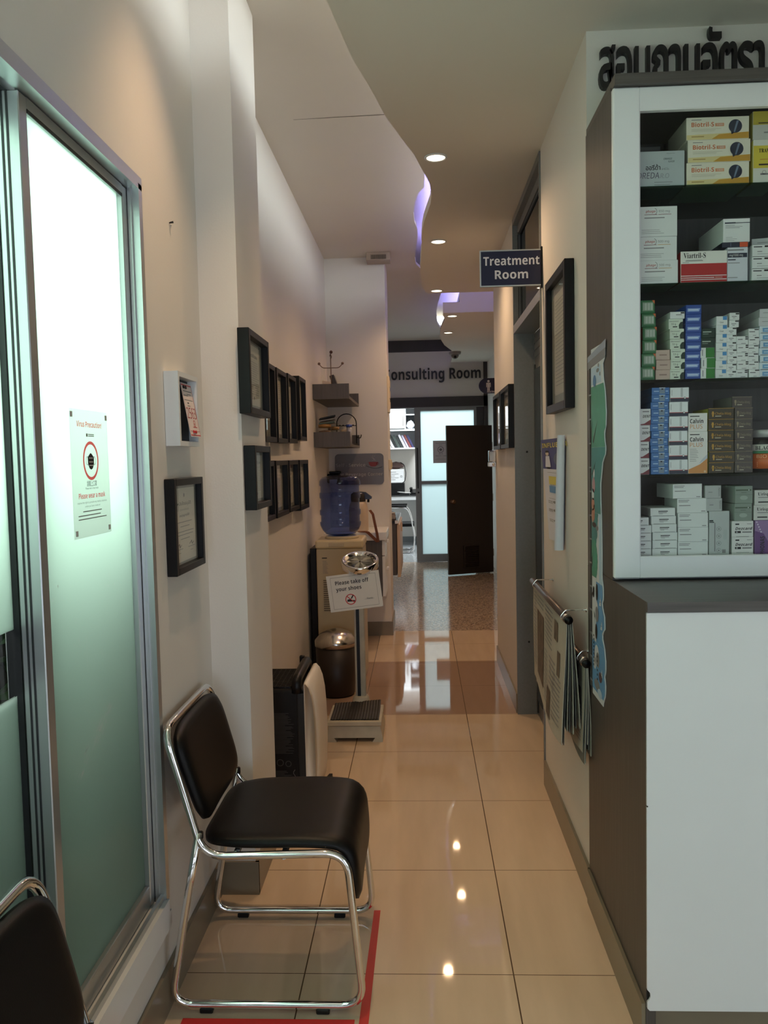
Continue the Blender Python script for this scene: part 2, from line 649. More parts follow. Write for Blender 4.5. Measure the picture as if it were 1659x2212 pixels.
# right walls
mb = MB()
mb.box(XR, XR + 0.11, 2.68, 3.655, 0, ZS, PAINT)
mb.box(XR + 0.11, 3.3, 2.68, 2.79, 0, ZS, PAINT)
struct('wall_right', mb, 'white wall between the cabinets and the treatment room door')
struct('wall_right_far', MB().box(0.538, 0.66, 4.69, 5.93, 0, ZS, PAINT).box(0.66, 1.06, 5.82, 5.93, 0, ZU + 0.2, PAINT), 'narrow wall beyond the treatment room door')
struct('wall_right_end', MB().box(0.96, 1.06, 5.93, 11.68, 0, ZU + 0.2, PAINT))
mb = MB()
mb.box(XR - 0.01, XR, 2.68, 3.655, 0, 0.112, BASEB)
mb.box(0.528, 0.538, 4.70, 5.93, 0, 0.112, BASEB)
mb.box(0.945, 0.96, 5.93, 10.4, 0, 0.112, BASEB)
struct('baseboard_right', mb)
# room behind the camera
struct('wall_right_room', MB().box(3.2, 3.3, -4.1, 2.68, 0, ZS, PAINT))
struct('wall_back', MB().box(-0.84, 3.3, -4.2, -4.1, 0, ZU, PAINT))
# closed treatment room behind its door
mb = MB()
mb.box(1.5, 1.6, 2.79, 5.82, 0, ZS, PAINT)
struct('wall_treatment_room', mb)

# wavy dropped ceiling with the light cove
edge = [(-0.30, -4.1), (-0.26, -2.5), (-0.34, -0.6), (-0.33, 0.9), (-0.29, 1.8), (-0.243, 2.438), (-0.216, 2.648), (-0.196, 2.80), (-0.151, 3.01), (-0.11, 3.25),
        (-0.05, 3.487), (0.0, 3.675), (0.041, 3.894), (0.070, 4.045), (0.081, 4.2), (0.079, 4.37), (0.061, 4.547), (0.045, 4.72),
        (0.037, 4.89), (0.033, 5.1), (0.035, 5.318), (0.032, 5.5), (0.027, 5.692), (0.025, 6.0), (0.03, 6.284), (0.045, 6.5), (0.085, 6.71)]
mb = MB()
mb.prism(edge + [(3.3, 6.71), (3.3, -4.1)], 'z', ZS, ZS + 0.05, CEIL)
struct('ceiling_dropped', mb, 'dropped ceiling with a wavy left edge')
edge2 = [(0.234, 7.63), (0.236, 7.75), (0.262, 7.983), (0.245, 8.35), (0.235, 8.698), (0.24, 9.05), (0.262, 9.382), (0.31, 9.8), (0.41, 10.294), (0.45, 10.6), (0.45, 11.6)]
mb = MB()
mb.prism([(0.234, 7.64)] + edge2[1:] + [(0.96, 11.6), (0.96, 7.64)], 'z', ZS, ZS + 0.03, CEIL)
mb.box(0.234, 0.385, 7.63, 7.64, ZS, 2.885, CEIL)
mb.box(0.385, 0.96, 7.63, 7.64, ZS, ZU + 0.06, CEIL)
struct('ceiling_dropped_far', mb, 'far dropped ceiling above the consulting room corner')
# upper ceiling: its right edge leaves the cove open
xe = [(-0.30, -4.1), (-0.25, -2.0), (-0.32, 0.9), (-0.20, 2.8), (-0.05, 3.9), (0.03, 4.5), (0.057, 4.889), (0.055, 5.147), (0.02, 5.251), (-0.004, 5.438), (-0.013, 5.663), (-0.007, 5.886), (0.006, 6.0), (0.012, 6.105), (0.013, 6.285), (-0.005, 6.647),
      (-0.010, 6.924), (-0.003, 7.124), (0.029, 7.268), (0.16, 7.5), (0.235, 8.0), (0.238, 8.503), (0.222, 8.9), (0.213, 9.415), (0.24, 10.197), (0.284, 10.569), (0.42, 10.9), (1.0, 11.0)]
mb = MB()
mb.prism(xe + [(1.0, 11.75), (-1.0, 11.75), (-1.0, -4.1)], 'z', ZU, ZU + 0.02, CEIL)
struct('ceiling_upper', mb, 'upper ceiling over the left half of the corridor')
mb = MB()
mb.box(-0.6, 1.06, -4.1, 11.2, 3.36, 3.38, CEIL)
mb.box(-0.6, -0.58, -4.1, 11.2, ZU + 0.02, 3.36, CEIL)
struct('ceiling_cove', mb, 'cove above the wavy ceiling edge')
LED = mat('violet_led', (0.5, 0.45, 1.0), emit=(0.34, 0.31, 1.0), estr=90.0, var=0.02)
t = thing('led_strip', 'violet LED strip light hidden in the cove above the wavy ceiling edge', 'light', (0.27, 5.4, 3.2))
MB().tube([(-0.02, -1.7, 0), (0.0, -0.9, 0), (0.0, -0.5, 0), (-0.04, 0.3, 0), (-0.04, 1.2, 0), (-0.02, 1.9, 0)], 0.010, LED, 6).build('light_tube', t)
MB().box(-0.085, 0.03, -1.75, 1.95, -0.03, -0.022, ALU).box(-0.085, -0.078, -1.75, 1.95, -0.022, 0.03, ALU).build('light_shield', t)  # unseen plate and lip added to keep LED spill off the left wall
t = thing('led_strip', 'violet LED strip light behind the front edge of the far dropped ceiling', 'light', (0.50, 9.3, 3.2))
MB().tube([(0, -0.9, 0), (0, 0, 0), (0.02, 1.1, 0)], 0.006, LED, 6).build('light_tube', t)
MB().box(-0.05, 0.04, -0.95, 1.15, -0.03, -0.022, ALU).box(-0.05, -0.043, -0.95, 1.15, -0.022, 0.03, ALU).build('light_shield', t)  # same added shield, blocks the far strip's direct light
# unseen block added to keep light off the wall above the cabinet
struct('light_blocker', MB().box(0.42, 3.2, 0.45, 0.62, 2.10, ZS, CEIL), 'unseen block added under the ceiling to shade the wall above the cabinet')
# hairline cracks of the plasterboard joints
CRK = mat('crack', srgb(70, 60, 52), 0.9, var=0.05)
struct('trim_1', MB().add([(-0.58, 4.07, ZU - 0.0006), (-0.10, 4.05, ZU - 0.0006), (-0.10, 4.056, ZU - 0.0006), (-0.58, 4.073, ZU - 0.0006)], [(0, 1, 2, 3)], CRK), 'hairline joint in the upper ceiling')

# downlights with their own lamps
LENS = mat('warm_lens', (1, 0.85, 0.65), emit=(1.0, 0.80, 0.55), estr=9.0, var=0.01)
def downlight(x, y, label, power, z=ZS, r=0.041, spot=150):
    t = thing('downlight', label, 'ceiling light', (x, y, z), group='downlights along the corridor')
    MB().lathe([(r * 1.0, 0.0), (r * 1.22, -0.001), (r * 1.25, -0.005), (r * 1.05, -0.007), (r * 0.98, -0.003)], WHITEL, (0, 0, 0), 32).build('trim_ring', t)
    MB().lathe([(1e-6, -0.0045), (r * 0.98, -0.004)], LENS, (0, 0, 0), 28).build('lens', t)
    lamp('downlight_bulb', 'SPOT', (x, y, z - 0.012), power, WARM, spot=math.radians(spot), blend=0.8, radius=0.03)
DL = 34
downlight(0.093, 3.706, 'glowing round downlight nearest the camera, left of the treatment room sign', DL)
downlight(0.136, 5.118, 'glowing round downlight, second along the corridor ceiling', DL)
downlight(0.155, 6.60, 'glowing round downlight at the far edge of the first dropped ceiling', DL)
downlight(0.324, 7.788, 'glowing round downlight, first in the far dropped ceiling', DL * 0.8)
downlight(0.32, 8.81, 'small glowing downlight, last before the security camera', DL * 0.6)
downlight(-0.36, 2.2, 'assumed warm downlight in the upper ceiling over the chairs by the window', DL * 1.7, z=ZU, spot=78)  # assumed fitting out of view, placed by the chair shadow and wall glow

# ------------------------------------------------------------------ the big frosted window
win = root_struct('window_1', 'sliding aluminium window with frosted film')
win.location = (-0.76, 2.154, WZ0)
mb = MB()
mb.box(-0.83, -0.706, WY0, WY1, 2.196, 2.214, ALU)
mb.box(-0.742, -0.706, WY0, WY1, 2.182, 2.196, ALU)
mb.box(-0.79, -0.775, WY0, WY1, 2.17, 2.196, ALU)
mb.box(-0.83, -0.706, 2.128, WY1, WZ0, 2.196, ALU)
mb.box(-0.735, -0.724, 2.12, 2.128, WZ0, 2.196, ALU).box(-0.7345, -0.7335, 2.1185, 2.121, WZ0, 2.19, DARKALU)
world_part('frame', mb, win)
mb = MB()
mb.box(-0.83, -0.70, WY0, WY1 - 0.02, WZ0 - 0.03, WZ0 + 0.006, WHITEL)
mb.box(-0.716, -0.70, WY0, WY1 - 0.005, WZ0 - 0.075, WZ0 - 0.03, WHITEL)
mb.box(-0.722, -0.712, WY0, WY1 - 0.02, WZ0 + 0.006, WZ0 + 0.022, ALU)
world_part('sill', mb, win)
# inner sash with the poster
mb = MB()
mb.box(-0.781, -0.735, 1.552, 1.585, WZ0 + 0.01, 2.18, ALU, 0.002)
for gx in (-0.770, -0.760):
    mb.box(gx, gx + 0.004, 1.5505, 1.553, WZ0 + 0.01, 2.18, DARKALU)
mb.box(-0.765, -0.735, 2.088, 2.12, WZ0 + 0.01, 2.18, ALU, 0.002)
mb.box(-0.765, -0.735, 1.585, 2.088, 2.158, 2.18, ALU)
mb.box(-0.765, -0.737, 1.585, 2.088, WZ0 + 0.01, 0.362, ALU, 0.002)
mb.box(-0.7365, -0.7345, 1.585, 2.088, 2.150, 2.158, DARKALU)
world_part('sash', mb, win)
mb = MB().box(-0.753, -0.749, 1.575, 2.10, 0.33, 2.17, FROST)
world_part('pane', mb, win)
mb = MB()
rr = random.Random(3)
SCR = mat('film_scratch', srgb(225, 240, 232), 0.5, var=0.01)
for i in range(34):
    a = rr.random()
    y = 1.70 + 0.20 * a + rr.uniform(-0.012, 0.012)
    z = 0.80 + 0.10 * a + rr.uniform(-0.02, 0.02)
    L = rr.uniform(0.006, 0.022)
    mb.add([(-0.7484, y, z), (-0.7484, y + L, z + L * 0.7), (-0.7484, y + L, z + L * 0.7 + 0.0026), (-0.7484, y, z + 0.003)], [(0, 1, 2, 3)], SCR)
for i in range(40):
    y, z, L = rr.uniform(1.62, 2.05), rr.uniform(0.45, 1.25), rr.uniform(0.0015, 0.004)
    mb.add([(-0.7484, y, z), (-0.7484, y + L, z), (-0.7484, y + L, z + L), (-0.7484, y, z + L * 1.6)], [(0, 1, 2, 3)], SCR)
for y, z0, z1 in ((1.78, 1.02, 1.10), (1.93, 1.20, 1.235), (2.02, 0.95, 0.99)):
    mb.add([(-0.7484, y, z0), (-0.7484, y + 0.001, z0), (-0.7484, y + 0.001, z1), (-0.7484, y, z1)], [(0, 1, 2, 3)], SCR)
world_part('scratch', mb, win)
# outer sash with the clear strip in its film
mb = MB()
mb.box(-0.815, -0.787, 1.56, 1.60, WZ0 + 0.01, 2.18, DARKALU)
mb.box(-0.815, -0.787, WY0, 1.56, 2.15, 2.18, ALU)
mb.box(-0.815, -0.787, WY0, 1.56, WZ0 + 0.01, 0.362, ALU)
mb.box(-0.815, -0.787, WY0, WY0 + 0.04, WZ0 + 0.01, 2.18, ALU)
mb.box(-0.781, -0.735, 0.32, 0.355, WZ0 + 0.01, 2.18, ALU, 0.002)
world_part('sash', mb, win)
mb = MB()
mb.box(-0.803, -0.799, WY0 + 0.03, 1.57, 0.33, 1.03, FROST)
mb.box(-0.803, -0.799, WY0 + 0.03, 1.57, 1.162, 2.17, FROST)
mb.box(-0.803, -0.799, WY0 + 0.03, 1.57, 1.03, 1.162, GLASS)
world_part('pane', mb, win)

# outside: paving, garden wall and planting
struct('ground_outside', MB().box(-6, -0.85, -4, 5, -0.12, -0.05, mat('paving', srgb(110, 108, 102), 0.9, var=0.1, vscale=8)))
LEAF = mat('garden_leaf', srgb(62, 92, 52), 0.5, var=0.35, vscale=9)
STEM = mat('shrub_twig', srgb(40, 36, 28), 0.8, var=0.2)
mb = MB()
rr = random.Random(11)
mb.box(-1.60, -1.04, -3.4, 3.4, -0.05, 1.38, STEM)
def leaf(mb, p, d, L, w, m):
    d = Vector(d).normalized()
    s = d.cross(Vector((0.3, 0.2, 1))).normalized() * w
    n = s.cross(d).normalized() * (L * 0.12)
    p = Vector(p)
    mb.add([tuple(p), tuple(p + d * L * 0.45 + s - n), tuple(p + d * L), tuple(p + d * L * 0.45 - s - n)], [(0, 1, 2), (0, 2, 3)], m)
for i in range(5200):
    z = rr.uniform(0.0, 1.46)
    leaf(mb, (-1.02 + rr.uniform(-0.05, 0.02), rr.uniform(-3.4, 3.4), z), (rr.uniform(-0.2, 0.6), rr.uniform(-1, 1), rr.uniform(-0.6, 0.9)), rr.uniform(0.05, 0.10), rr.uniform(0.014, 0.028), LEAF)
for i in range(1500):
    leaf(mb, (rr.uniform(-1.6, -1.02), rr.uniform(-3.4, 3.4), 1.37 + rr.uniform(0, 0.10)), (rr.uniform(-1, 0.5), rr.uniform(-1, 1), rr.uniform(0.1, 1)), rr.uniform(0.05, 0.10), rr.uniform(0.014, 0.028), LEAF)
tag(mb.build('garden_hedge'), 'green leafy hedge seen outside through the clear strip of the window', 'hedge', kind='stuff')
t = thing('garden_post', 'white post standing outside the window behind the clear strip', 'post', (-0.868, 1.69, -0.05))
MB().box(-0.012, 0.012, -0.012, 0.012, 0, 1.34, WHITEL, 0.003).build('shaft', t)
MB().box(-0.022, 0.022, -0.022, 0.022, 0, 0.03, WHITEL, 0.003).build('foot', t)

# ------------------------------------------------------------------ treatment room door and fanlight
d1 = root_struct('door_1', 'grey aluminium door frame of the treatment room', (0.6, 4.17, 0))
mb = MB()
mb.box(0.533, 0.647, 4.672, 4.690, 0, ZS - 0.01, ALUG)
mb.box(0.533, 0.647, 3.655, 3.672, 0, ZS - 0.01, ALUG)
mb.box(0.533, 0.647, 3.672, 4.672, 2.745, ZS - 0.01, ALUG)
mb.box(0.533, 0.647, 3.672, 4.672, 2.155, 2.20, ALU)
mb.cyl((0.60, 4.671, 0.42), (0.60, 4.674, 0.42), 0.006, BLACK, 10)
mb.cyl((0.60, 4.671, 1.50), (0.60, 4.674, 1.50), 0.006, BLACK, 10)
world_part('frame', mb, d1)
mb = MB()
mb.box(0.560, 0.580, 3.672, 3.70, 2.20, 2.745, ALUG).box(0.560, 0.580, 4.640, 4.672, 2.20, 2.745, ALUG)
mb.box(0.560, 0.580, 3.70, 4.64, 2.69, 2.745, ALUG).box(0.560, 0.580, 3.70, 4.64, 2.20, 2.225, ALUG)
mb.box(0.557, 0.560, 4.634, 4.642, 2.21, 2.70, DARKALU).box(0.557, 0.560, 3.70, 4.64, 2.684, 2.692, DARKALU)
world_part('fanlight_frame', mb, d1)
world_part('fanlight_pane', MB().box(0.568, 0.572, 3.70, 4.64, 2.225, 2.69, DGLASS), d1)
mb = MB()
mb.box(0.648, 0.672, 3.655, 4.690, 0.004, 2.155, ALUG)
for z in (2.02, 2.06, 2.10):
    mb.box(0.644, 0.648, 3.70, 4.66, z, z + 0.03, ALUG)
world_part('door_leaf', mb, d1)
mb = MB()
mb.box(0.640, 0.648, 4.630, 4.645, 0.02, 1.98, DARKALU).box(0.640, 0.648, 4.652, 4.668, 0.01, 2.15, ALUG)
mb.box(0.640, 0.648, 3.70, 4.63, 0.10, 1.95, DGLASS)
world_part('door_pane', mb, d1)

# ------------------------------------------------------------------ consulting room front at the end of the corridor
DARKB = mat('dark_beam', srgb(62, 58, 60), 0.5, var=0.08)
YC = 11.68
mb = MB()
mb.box(-1.0, 0.96, YC, YC + 0.1, 2.958, ZU + 0.2, DARKB)
mb.box(-1.0, 0.96, YC - 0.02, YC + 0.1, 2.187, 2.326, DARKB)
mb.box(0.905, 0.96, YC - 0.02, YC + 0.1, 0, 2.966, DARKB)
struct('trim_2', mb, 'dark beams and post framing the consulting room front')
struct('wall_far', MB().box(-1.0, 0.905, YC, YC + 0.1, 2.326, 2.958, PAINT), 'white lettered panel above the consulting room door')
LETB = mat('black_letter', srgb(22, 20, 24), 0.4, var=0.03)
t = thing('wall_lettering', 'raised black Consulting Room lettering on the panel above the glass door', 'sign', (0.24, YC, 2.55))
vs, fs, a_, b_ = text_mesh('onsulting Room', True)
kx = 1.25 / (b_ - a_)
def word(s, x, wdt, al='L'):
    m = MB(); m.text(s, x - 0.24, 0.025, 0.145, LETB, y=-0.022, al=al, bold=True, width=wdt, depth=0.022)
    return m
w1 = text_mesh('onsulting', True)
w2 = text_mesh('Room', True)
word('onsulting', -0.382, (w1[3] - w1[2]) * kx).build('word', t)
word('Room', 0.868, (w2[3] - w2[2]) * kx, 'R').build('word', t)
w0 = text_mesh('C', True)
word('C', -0.40, (w0[3] - w0[2]) * kx, 'R').build('letter', t)

d2 = root_struct('door_2', 'sliding frosted glass door of the consulting room', (0.35, YC, 0))
mb = MB()
mb.box(-0.069, 0.016, YC - 0.02, YC + 0.03, 0.005, 2.187, ALUG)
mb.box(0.763, 0.80, YC - 0.02, YC + 0.03, 0.005, 2.187, ALUG)
mb.box(0.016, 0.763, YC - 0.02, YC + 0.03, 0.005, 0.112, ALUG)
mb.box(0.016, 0.763, YC - 0.02, YC + 0.03, 1.105, 1.15, ALUG)
mb.box(0.016, 0.763, YC - 0.02, YC + 0.03, 2.135, 2.187, ALUG)
mb.box(-1.0, 0.905, YC - 0.03, YC + 0.06, 2.175, 2.187, ALUG)
world_part('frame', mb, d2)
world_part('pane', MB().box(0.01, 0.77, YC + 0.002, YC + 0.008, 0.10, 1.11, FROSTW), d2)
world_part('pane', MB().box(0.01, 0.77, YC + 0.002, YC + 0.008, 1.145, 2.14, FROSTW), d2)
mb = MB().box(-0.045, -0.025, YC - 0.06, YC - 0.045, 1.05, 1.62, DARKALU).box(-0.042, -0.028, YC - 0.045, YC - 0.02, 1.10, 1.12, DARKALU).box(-0.042, -0.028, YC - 0.045, YC - 0.02, 1.55, 1.57, DARKALU)
mb.cyl((-0.03, YC - 0.022, 0.99), (-0.03, YC - 0.02, 0.99), 0.014, DARKALU)
world_part('door_handle', mb, d2)
world_part('side_panel', MB().box(0.80, 0.905, YC, YC + 0.02, 0, 2.187, DARKB), d2)

def mask_poster(mb, w, h, ink=INK, red=REDINK, paper=None):
    """virus notice: heading, ring with a face mask, lines of small print"""
    mb.rect(-w / 2, w / 2, 0, h, paper or PAPER, y=0)
    mb.text('Virus Precaution!', 0, h * 0.865, h * 0.042, red, bold=True, width=w * 0.66)
    mb.rect(-w * 0.10, -w * 0.06, h * 0.79, h * 0.815, GREYINK)
    mb.lines(-w * 0.05, w * 0.11, h * 0.79, h * 0.815, 2, GREYINK, h * 0.007)
    cx, cz, r = 0, h * 0.60, w * 0.205
    mb.ring(cx, cz, r * 0.84, r, red)
    mb.pl([(-r * 0.40, cz + r * 0.18), (-r * 0.14, cz + r * 0.34), (0, cz + r * 0.40), (r * 0.14, cz + r * 0.34), (r * 0.40, cz + r * 0.18), (r * 0.38, cz - r * 0.18), (r * 0.2, cz - r * 0.40), (0, cz - r * 0.46), (-r * 0.2, cz - r * 0.40), (-r * 0.38, cz - r * 0.18)][::-1], ink)
    for k in (0.12, -0.08, -0.26):
        mb.rect(-r * 0.26, r * 0.26, cz + r * k, cz + r * (k + 0.035), PAPER, y=-0.0008)
    for sx in (-1, 1):
        mb.ring(sx * r * 0.40, cz, r * 0.20, r * 0.23, ink, a0=-PI / 2 if sx > 0 else PI / 2, a1=PI / 2 if sx > 0 else 3 * PI / 2, n=12)
    mb.text('請戴上口罩', 0, h * 0.40, h * 0.035, ink, width=w * 0.26)
    mb.text('Please wear a face mask', 0, h * 0.375, h * 0.014, ink, width=w * 0.34)
    mb.text('Please wear a mask', 0, h * 0.305, h * 0.04, red, bold=True, width=w * 0.70)
    mb.text('reserve the right to provide any medical attention', 0, h * 0.265, h * 0.014, GREYINK, width=w * 0.78)
    mb.text('unless you have a mask on!', 0, h * 0.235, h * 0.014, GREYINK, width=w * 0.40)
    mb.lines(-w * 0.26, w * 0.24, h * 0.19, h * 0.215, 1, GREYINK, h * 0.008)
    mb.lines(-w * 0.38, w * 0.40, h * 0.13, h * 0.185, 2, GREYINK, h * 0.008, ragged=0.3)
    return mb
MGREY = mat('ink_midgrey', srgb(105, 96, 105), 0.6, var=0.03)
t = thing('poster', 'small mask notice stuck on the glass door of the consulting room', 'poster', (0.293, YC + 0.001, 1.399))
mask_poster(MB(), 0.216, 0.316, mat('ink_dusk', srgb(60, 58, 66), 0.6, var=0.02), MGREY, mat('paper_dim', srgb(205, 200, 202), 0.7, var=0.02)).build('sheet', t)

# brown door with louvre, standing open
t = thing('brown_door', 'dark brown door with a louvre vent standing open in front of the consulting room', 'door', (0.335, 10.25, 0.012), rz=math.atan2(0.23, 0.575))
DBROWN = mat('dark_brown_door', srgb(38, 30, 25), 0.5, bump=0.1, bscale=40, var=0.12, vscale=20, stretch=(4, 4, 0.3))
MB().box(0, 0.62, 0, 0.036, 0, 1.858, DBROWN, 0.003).build('door_leaf', t)
mb = MB()
for i in range(11):
    z = 0.085 + i * 0.024
    mb.add([(0.22, -0.001, z), (0.41, -0.001, z), (0.41, -0.012, z + 0.016), (0.22, -0.012, z + 0.016), (0.22, -0.001, z + 0.02), (0.41, -0.001, z + 0.02)], [(0, 1, 2, 3), (3, 2, 5, 4)], DBROWN)
mb.box(0.205, 0.22, -0.014, 0.0, 0.07, 0.355, DBROWN).box(0.41, 0.425, -0.014, 0.0, 0.07, 0.355, DBROWN)
mb.box(0.22, 0.41, -0.014, 0.0, 0.07, 0.083, DBROWN).box(0.22, 0.41, -0.014, 0.0, 0.345, 0.355, DBROWN)
mb.build('louvre', t)
KNOB = mat('knob_bronze', srgb(120, 95, 75), 0.25, 0.9, var=0.05)
MB().lathe([(0.028, 0), (0.028, 0.006), (0.012, 0.010), (0.012, 0.030), (0.027, 0.038), (0.030, 0.052), (0.022, 0.062), (1e-6, 0.064)], KNOB, (0.06, 0, 0.915), 20, axis=(0, -1, 0)).build('knob', t)
for z in (0.25, 0.95, 1.60):
    MB().cyl((0.628, 0.018, z - 0.045), (0.628, 0.018, z + 0.045), 0.009, STEEL, 10).build('hinge', t)

# restroom sign, sticking out from the right wall
NAVY = mat('navy_sign', srgb(22, 26, 62), 0.3, var=0.04)
WINK = mat('sign_white', srgb(225, 222, 228), 0.5, var=0.01)
t = thing('restroom_sign', 'blue round-ended restroom sign with a white man figure, projecting from the wall', 'sign', (0.96, 9.8, 2.216))
mb = MB()
pts = [(0, 0), (0, 0.178)] + [(-0.166 + 0.09 * math.cos(a), 0.089 + 0.089 * math.sin(a)) for a in [PI / 2 + PI * i / 16 for i in range(17)]]
mb.prism(pts, 'y', -0.004, 0.004, NAVY)
mb.build('board', t)
mb = MB()
x = -0.142
mb.disc(x, 0.142, 0.014, WINK, y=-0.0046)
mb.pl([(x - 0.026, 0.124), (x - 0.026, 0.072), (x - 0.018, 0.072), (x - 0.017, 0.108), (x - 0.014, 0.108), (x - 0.014, 0.030), (x - 0.002, 0.030), (x - 0.002, 0.072), (x + 0.002, 0.072), (x + 0.002, 0.030), (x + 0.014, 0.030), (x + 0.014, 0.108), (x + 0.017, 0.108), (x + 0.018, 0.072), (x + 0.026, 0.072), (x + 0.026, 0.124)], WINK, y=-0.0046)
mb.text('RESTROOM', -0.158, 0.010, 0.018, WINK, y=-0.0046, al='L', bold=True, width=0.145)
mb.build('print', t)

# dome camera
t = thing('security_camera', 'small white dome security camera under the far dropped ceiling', 'camera', (0.46, 10.45, ZS))
MB().lathe([(1e-6, 0), (0.075, 0), (0.075, -0.022), (0.066, -0.032), (0.05, -0.036), (1e-6, -0.036)], mat('camera_shell', srgb(150, 146, 142), 0.4, var=0.02), (0, 0, 0), 28).build('base', t)
MB().lathe([(0.050, -0.034), (0.046, -0.055), (0.034, -0.075), (0.016, -0.086), (1e-6, -0.088)], mat('camera_ball', srgb(120, 117, 114), 0.3, var=0.02), (0, 0, 0), 24).build('ball', t)
MB().cyl((0, -0.030, -0.060), (0, -0.048, -0.068), 0.017, BLACK, 16).build('lens', t)

# chrome wall dispenser on the end of the far wall
t = thing('wall_dispenser', 'small chrome dispenser on the corridor wall beside the brown door', 'dispenser', (0.538, 5.90, 1.405))
MB().box(-0.052, 0, -0.03, 0.03, 0.036, 0.115, CHROME, 0.006).build('body', t)
MB().box(-0.056, 0, -0.026, 0.026, 0.0, 0.034, STEEL, 0.004).build('tray', t)
MB().cyl((-0.02, -0.026, 0.017), (-0.02, -0.036, 0.017), 0.011, CHROME, 14).build('knob', t)

# ------------------------------------------------------------------ inside the consulting room
mb = MB()
mb.box(-2.0, 2.2, 14.5, 14.6, 0, 3.1, PAINT).box(-2.1, -2.0, 11.68, 14.6, 0, 3.1, PAINT).box(2.2, 2.3, 11.68, 14.6, 0, 3.1, PAINT).box(-2.0, 2.2, 11.78, 14.6, 3.1, 3.15, PAINT)
mb.box(-2.0, -1.0, 11.68, 11.78, 0, 3.1, PAINT).box(0.96, 2.2, 11.68, 11.78, 0, 3.1, PAINT)
struct('wall_consulting', mb, 'white walls of the consulting room')
struct('baseboard_consulting', MB().box(-2.0, 2.2, 14.485, 14.5, 0, 0.1, mat('grey_skirting', srgb(120, 125, 128), 0.4, var=0.04)))
t = thing('desk', 'white desk with a black top along the back of the consulting room', 'desk', (-0.6, 14.0, 0))
MB().box(-0.9, 0.9, -0.33, 0.48, 0.782, 0.85, WHITEL, 0.004).build('frame', t)
MB().box(-0.9, 0.9, -0.34, 0.49, 0.85, 0.864, BLACK, 0.003).build('desktop', t)
MB().box(-0.88, -0.84, -0.3, 0.45, 0, 0.782, WHITEL).build('leg', t)
MB().box(0.84, 0.88, -0.3, 0.45, 0, 0.782, WHITEL).build('leg', t)
t = thing('wall_cabinet', 'white wall cabinet with a bookshelf over the consulting room desk', 'cabinet', (-0.7, 14.1, 1.63))
mb = MB()
mb.box(-0.8, 0.66, -0.38, 0.39, 0.0, 0.022, WHITEL).box(-0.8, 0.66, -0.38, 0.39, 0.30, 0.335, WHITEL).box(-0.8, 0.66, -0.38, 0.39, 0.78, 0.81, WHITEL)
mb.box(0.63, 0.66, -0.38, 0.39, 0.0, 0.81, WHITEL).box(-0.8, -0.77, -0.38, 0.39, 0, 0.81, WHITEL).box(-0.8, 0.66, 0.36, 0.39, 0, 0.81, WHITEL)
mb.box(0.455, 0.475, -0.38, 0.37, 0.335, 0.78, WHITEL)
mb.box(0.475, 0.63, -0.36, 0.37, 0.56, 0.575, WHITEL)
mb.build('carcass', t)
dr = MB().box(-0.78, 0.465, -0.402, -0.382, 0.34, 0.79, WHITEL, 0.003).build('door', t)
MB().box(0.425, 0.435, -0.42, -0.402, 0.38, 0.56, STEEL, 0.002).build('handle', dr)
bag = MB()
rr = random.Random(5)
def blob(mb, c, rx, ry, rz, m, amp=0.15, n=14, seed=1):
    r0 = random.Random(seed)
    ph = [(r0.uniform(0, 6), r0.uniform(1, 5), r0.uniform(1, 5)) for _ in range(5)]
    vs, fs = [], []
    for i in range(n + 1):
        th = PI * i / n
        for j in range(2 * n):
            a = PI * j / n
            k = 1 + amp * sum(math.sin(p[1] * a + p[2] * th * 2 + p[0]) for p in ph) / 3
            vs.append((c[0] + rx * k * math.sin(th) * math.cos(a), c[1] + ry * k * math.sin(th) * math.sin(a), max(c[2] - rz, c[2] + rz * k * -math.cos(th))))
    for i in range(n):
        for j in range(2 * n):
            j2 = (j + 1) % (2 * n)
            fs.append((i * 2 * n + j, i * 2 * n + j2, (i + 1) * 2 * n + j2, (i + 1) * 2 * n + j))
    mb.add(vs, fs, m, True)
    return mb
blob(bag, (0, 0, 0.065), 0.065, 0.09, 0.065, mat('plastic_bag', srgb(232, 234, 240), 0.35, var=0.03), 0.22)
tag(bag.build('plastic_bag', None, (-0.15, 13.86, 1.967)), 'crumpled white plastic bag in the open cubby of the wall cabinet', 'bag')
bcol = [(225, 225, 222), (205, 208, 205), (30, 34, 34), (60, 70, 66), (40, 44, 44), (215, 212, 222), (176, 168, 196), (120, 60, 62), (58, 56, 96)]
bname = ['white', 'pale grey', 'black', 'dark green', 'charcoal', 'off-white', 'lilac', 'dark red', 'navy']
x = -0.50
for i, (c, nm) in enumerate(zip(bcol, bname)):
    th = [0.03, 0.036, 0.03, 0.04, 0.03, 0.034, 0.026, 0.03, 0.03][i]
    hh = [0.25, 0.24, 0.25, 0.24, 0.23, 0.25, 0.235, 0.245, 0.24][i]
    t = thing('book', '%s book leaning left on the shelf under the wall cabinet' % nm, 'book', (x + th, 13.88, 1.653), group='leaning books on the consulting room shelf')
    t.rotation_euler = (0, -math.radians(26), 0)
    m_ = mat('book_%d' % i, srgb(*c), 0.5, var=0.05)
    MB().box(-th, -th + 0.003, -0.09, 0.09, 0, hh, m_).box(-0.003, 0, -0.09, 0.09, 0, hh, m_).box(-th, 0, -0.093, -0.09, 0, hh, m_).build('cover', t)
    MB().box(-th + 0.003, -0.003, -0.09, 0.085, 0.003, hh - 0.004, PAPER).build('pages', t)
    x += th / math.cos(math.radians(26)) + 0.012
t = thing('printer', 'black printer with a white front standing on the consulting room desk', 'printer', (-0.46, 14.08, 0.864))
MB().box(-0.19, 0.19, -0.2, 0.2, 0, 0.20, BLACK, 0.006).build('body', t)
MB().box(-0.19, 0.185, -0.19, 0.2, 0.20, 0.43, WHITEL, 0.01).build('upper_unit', t)
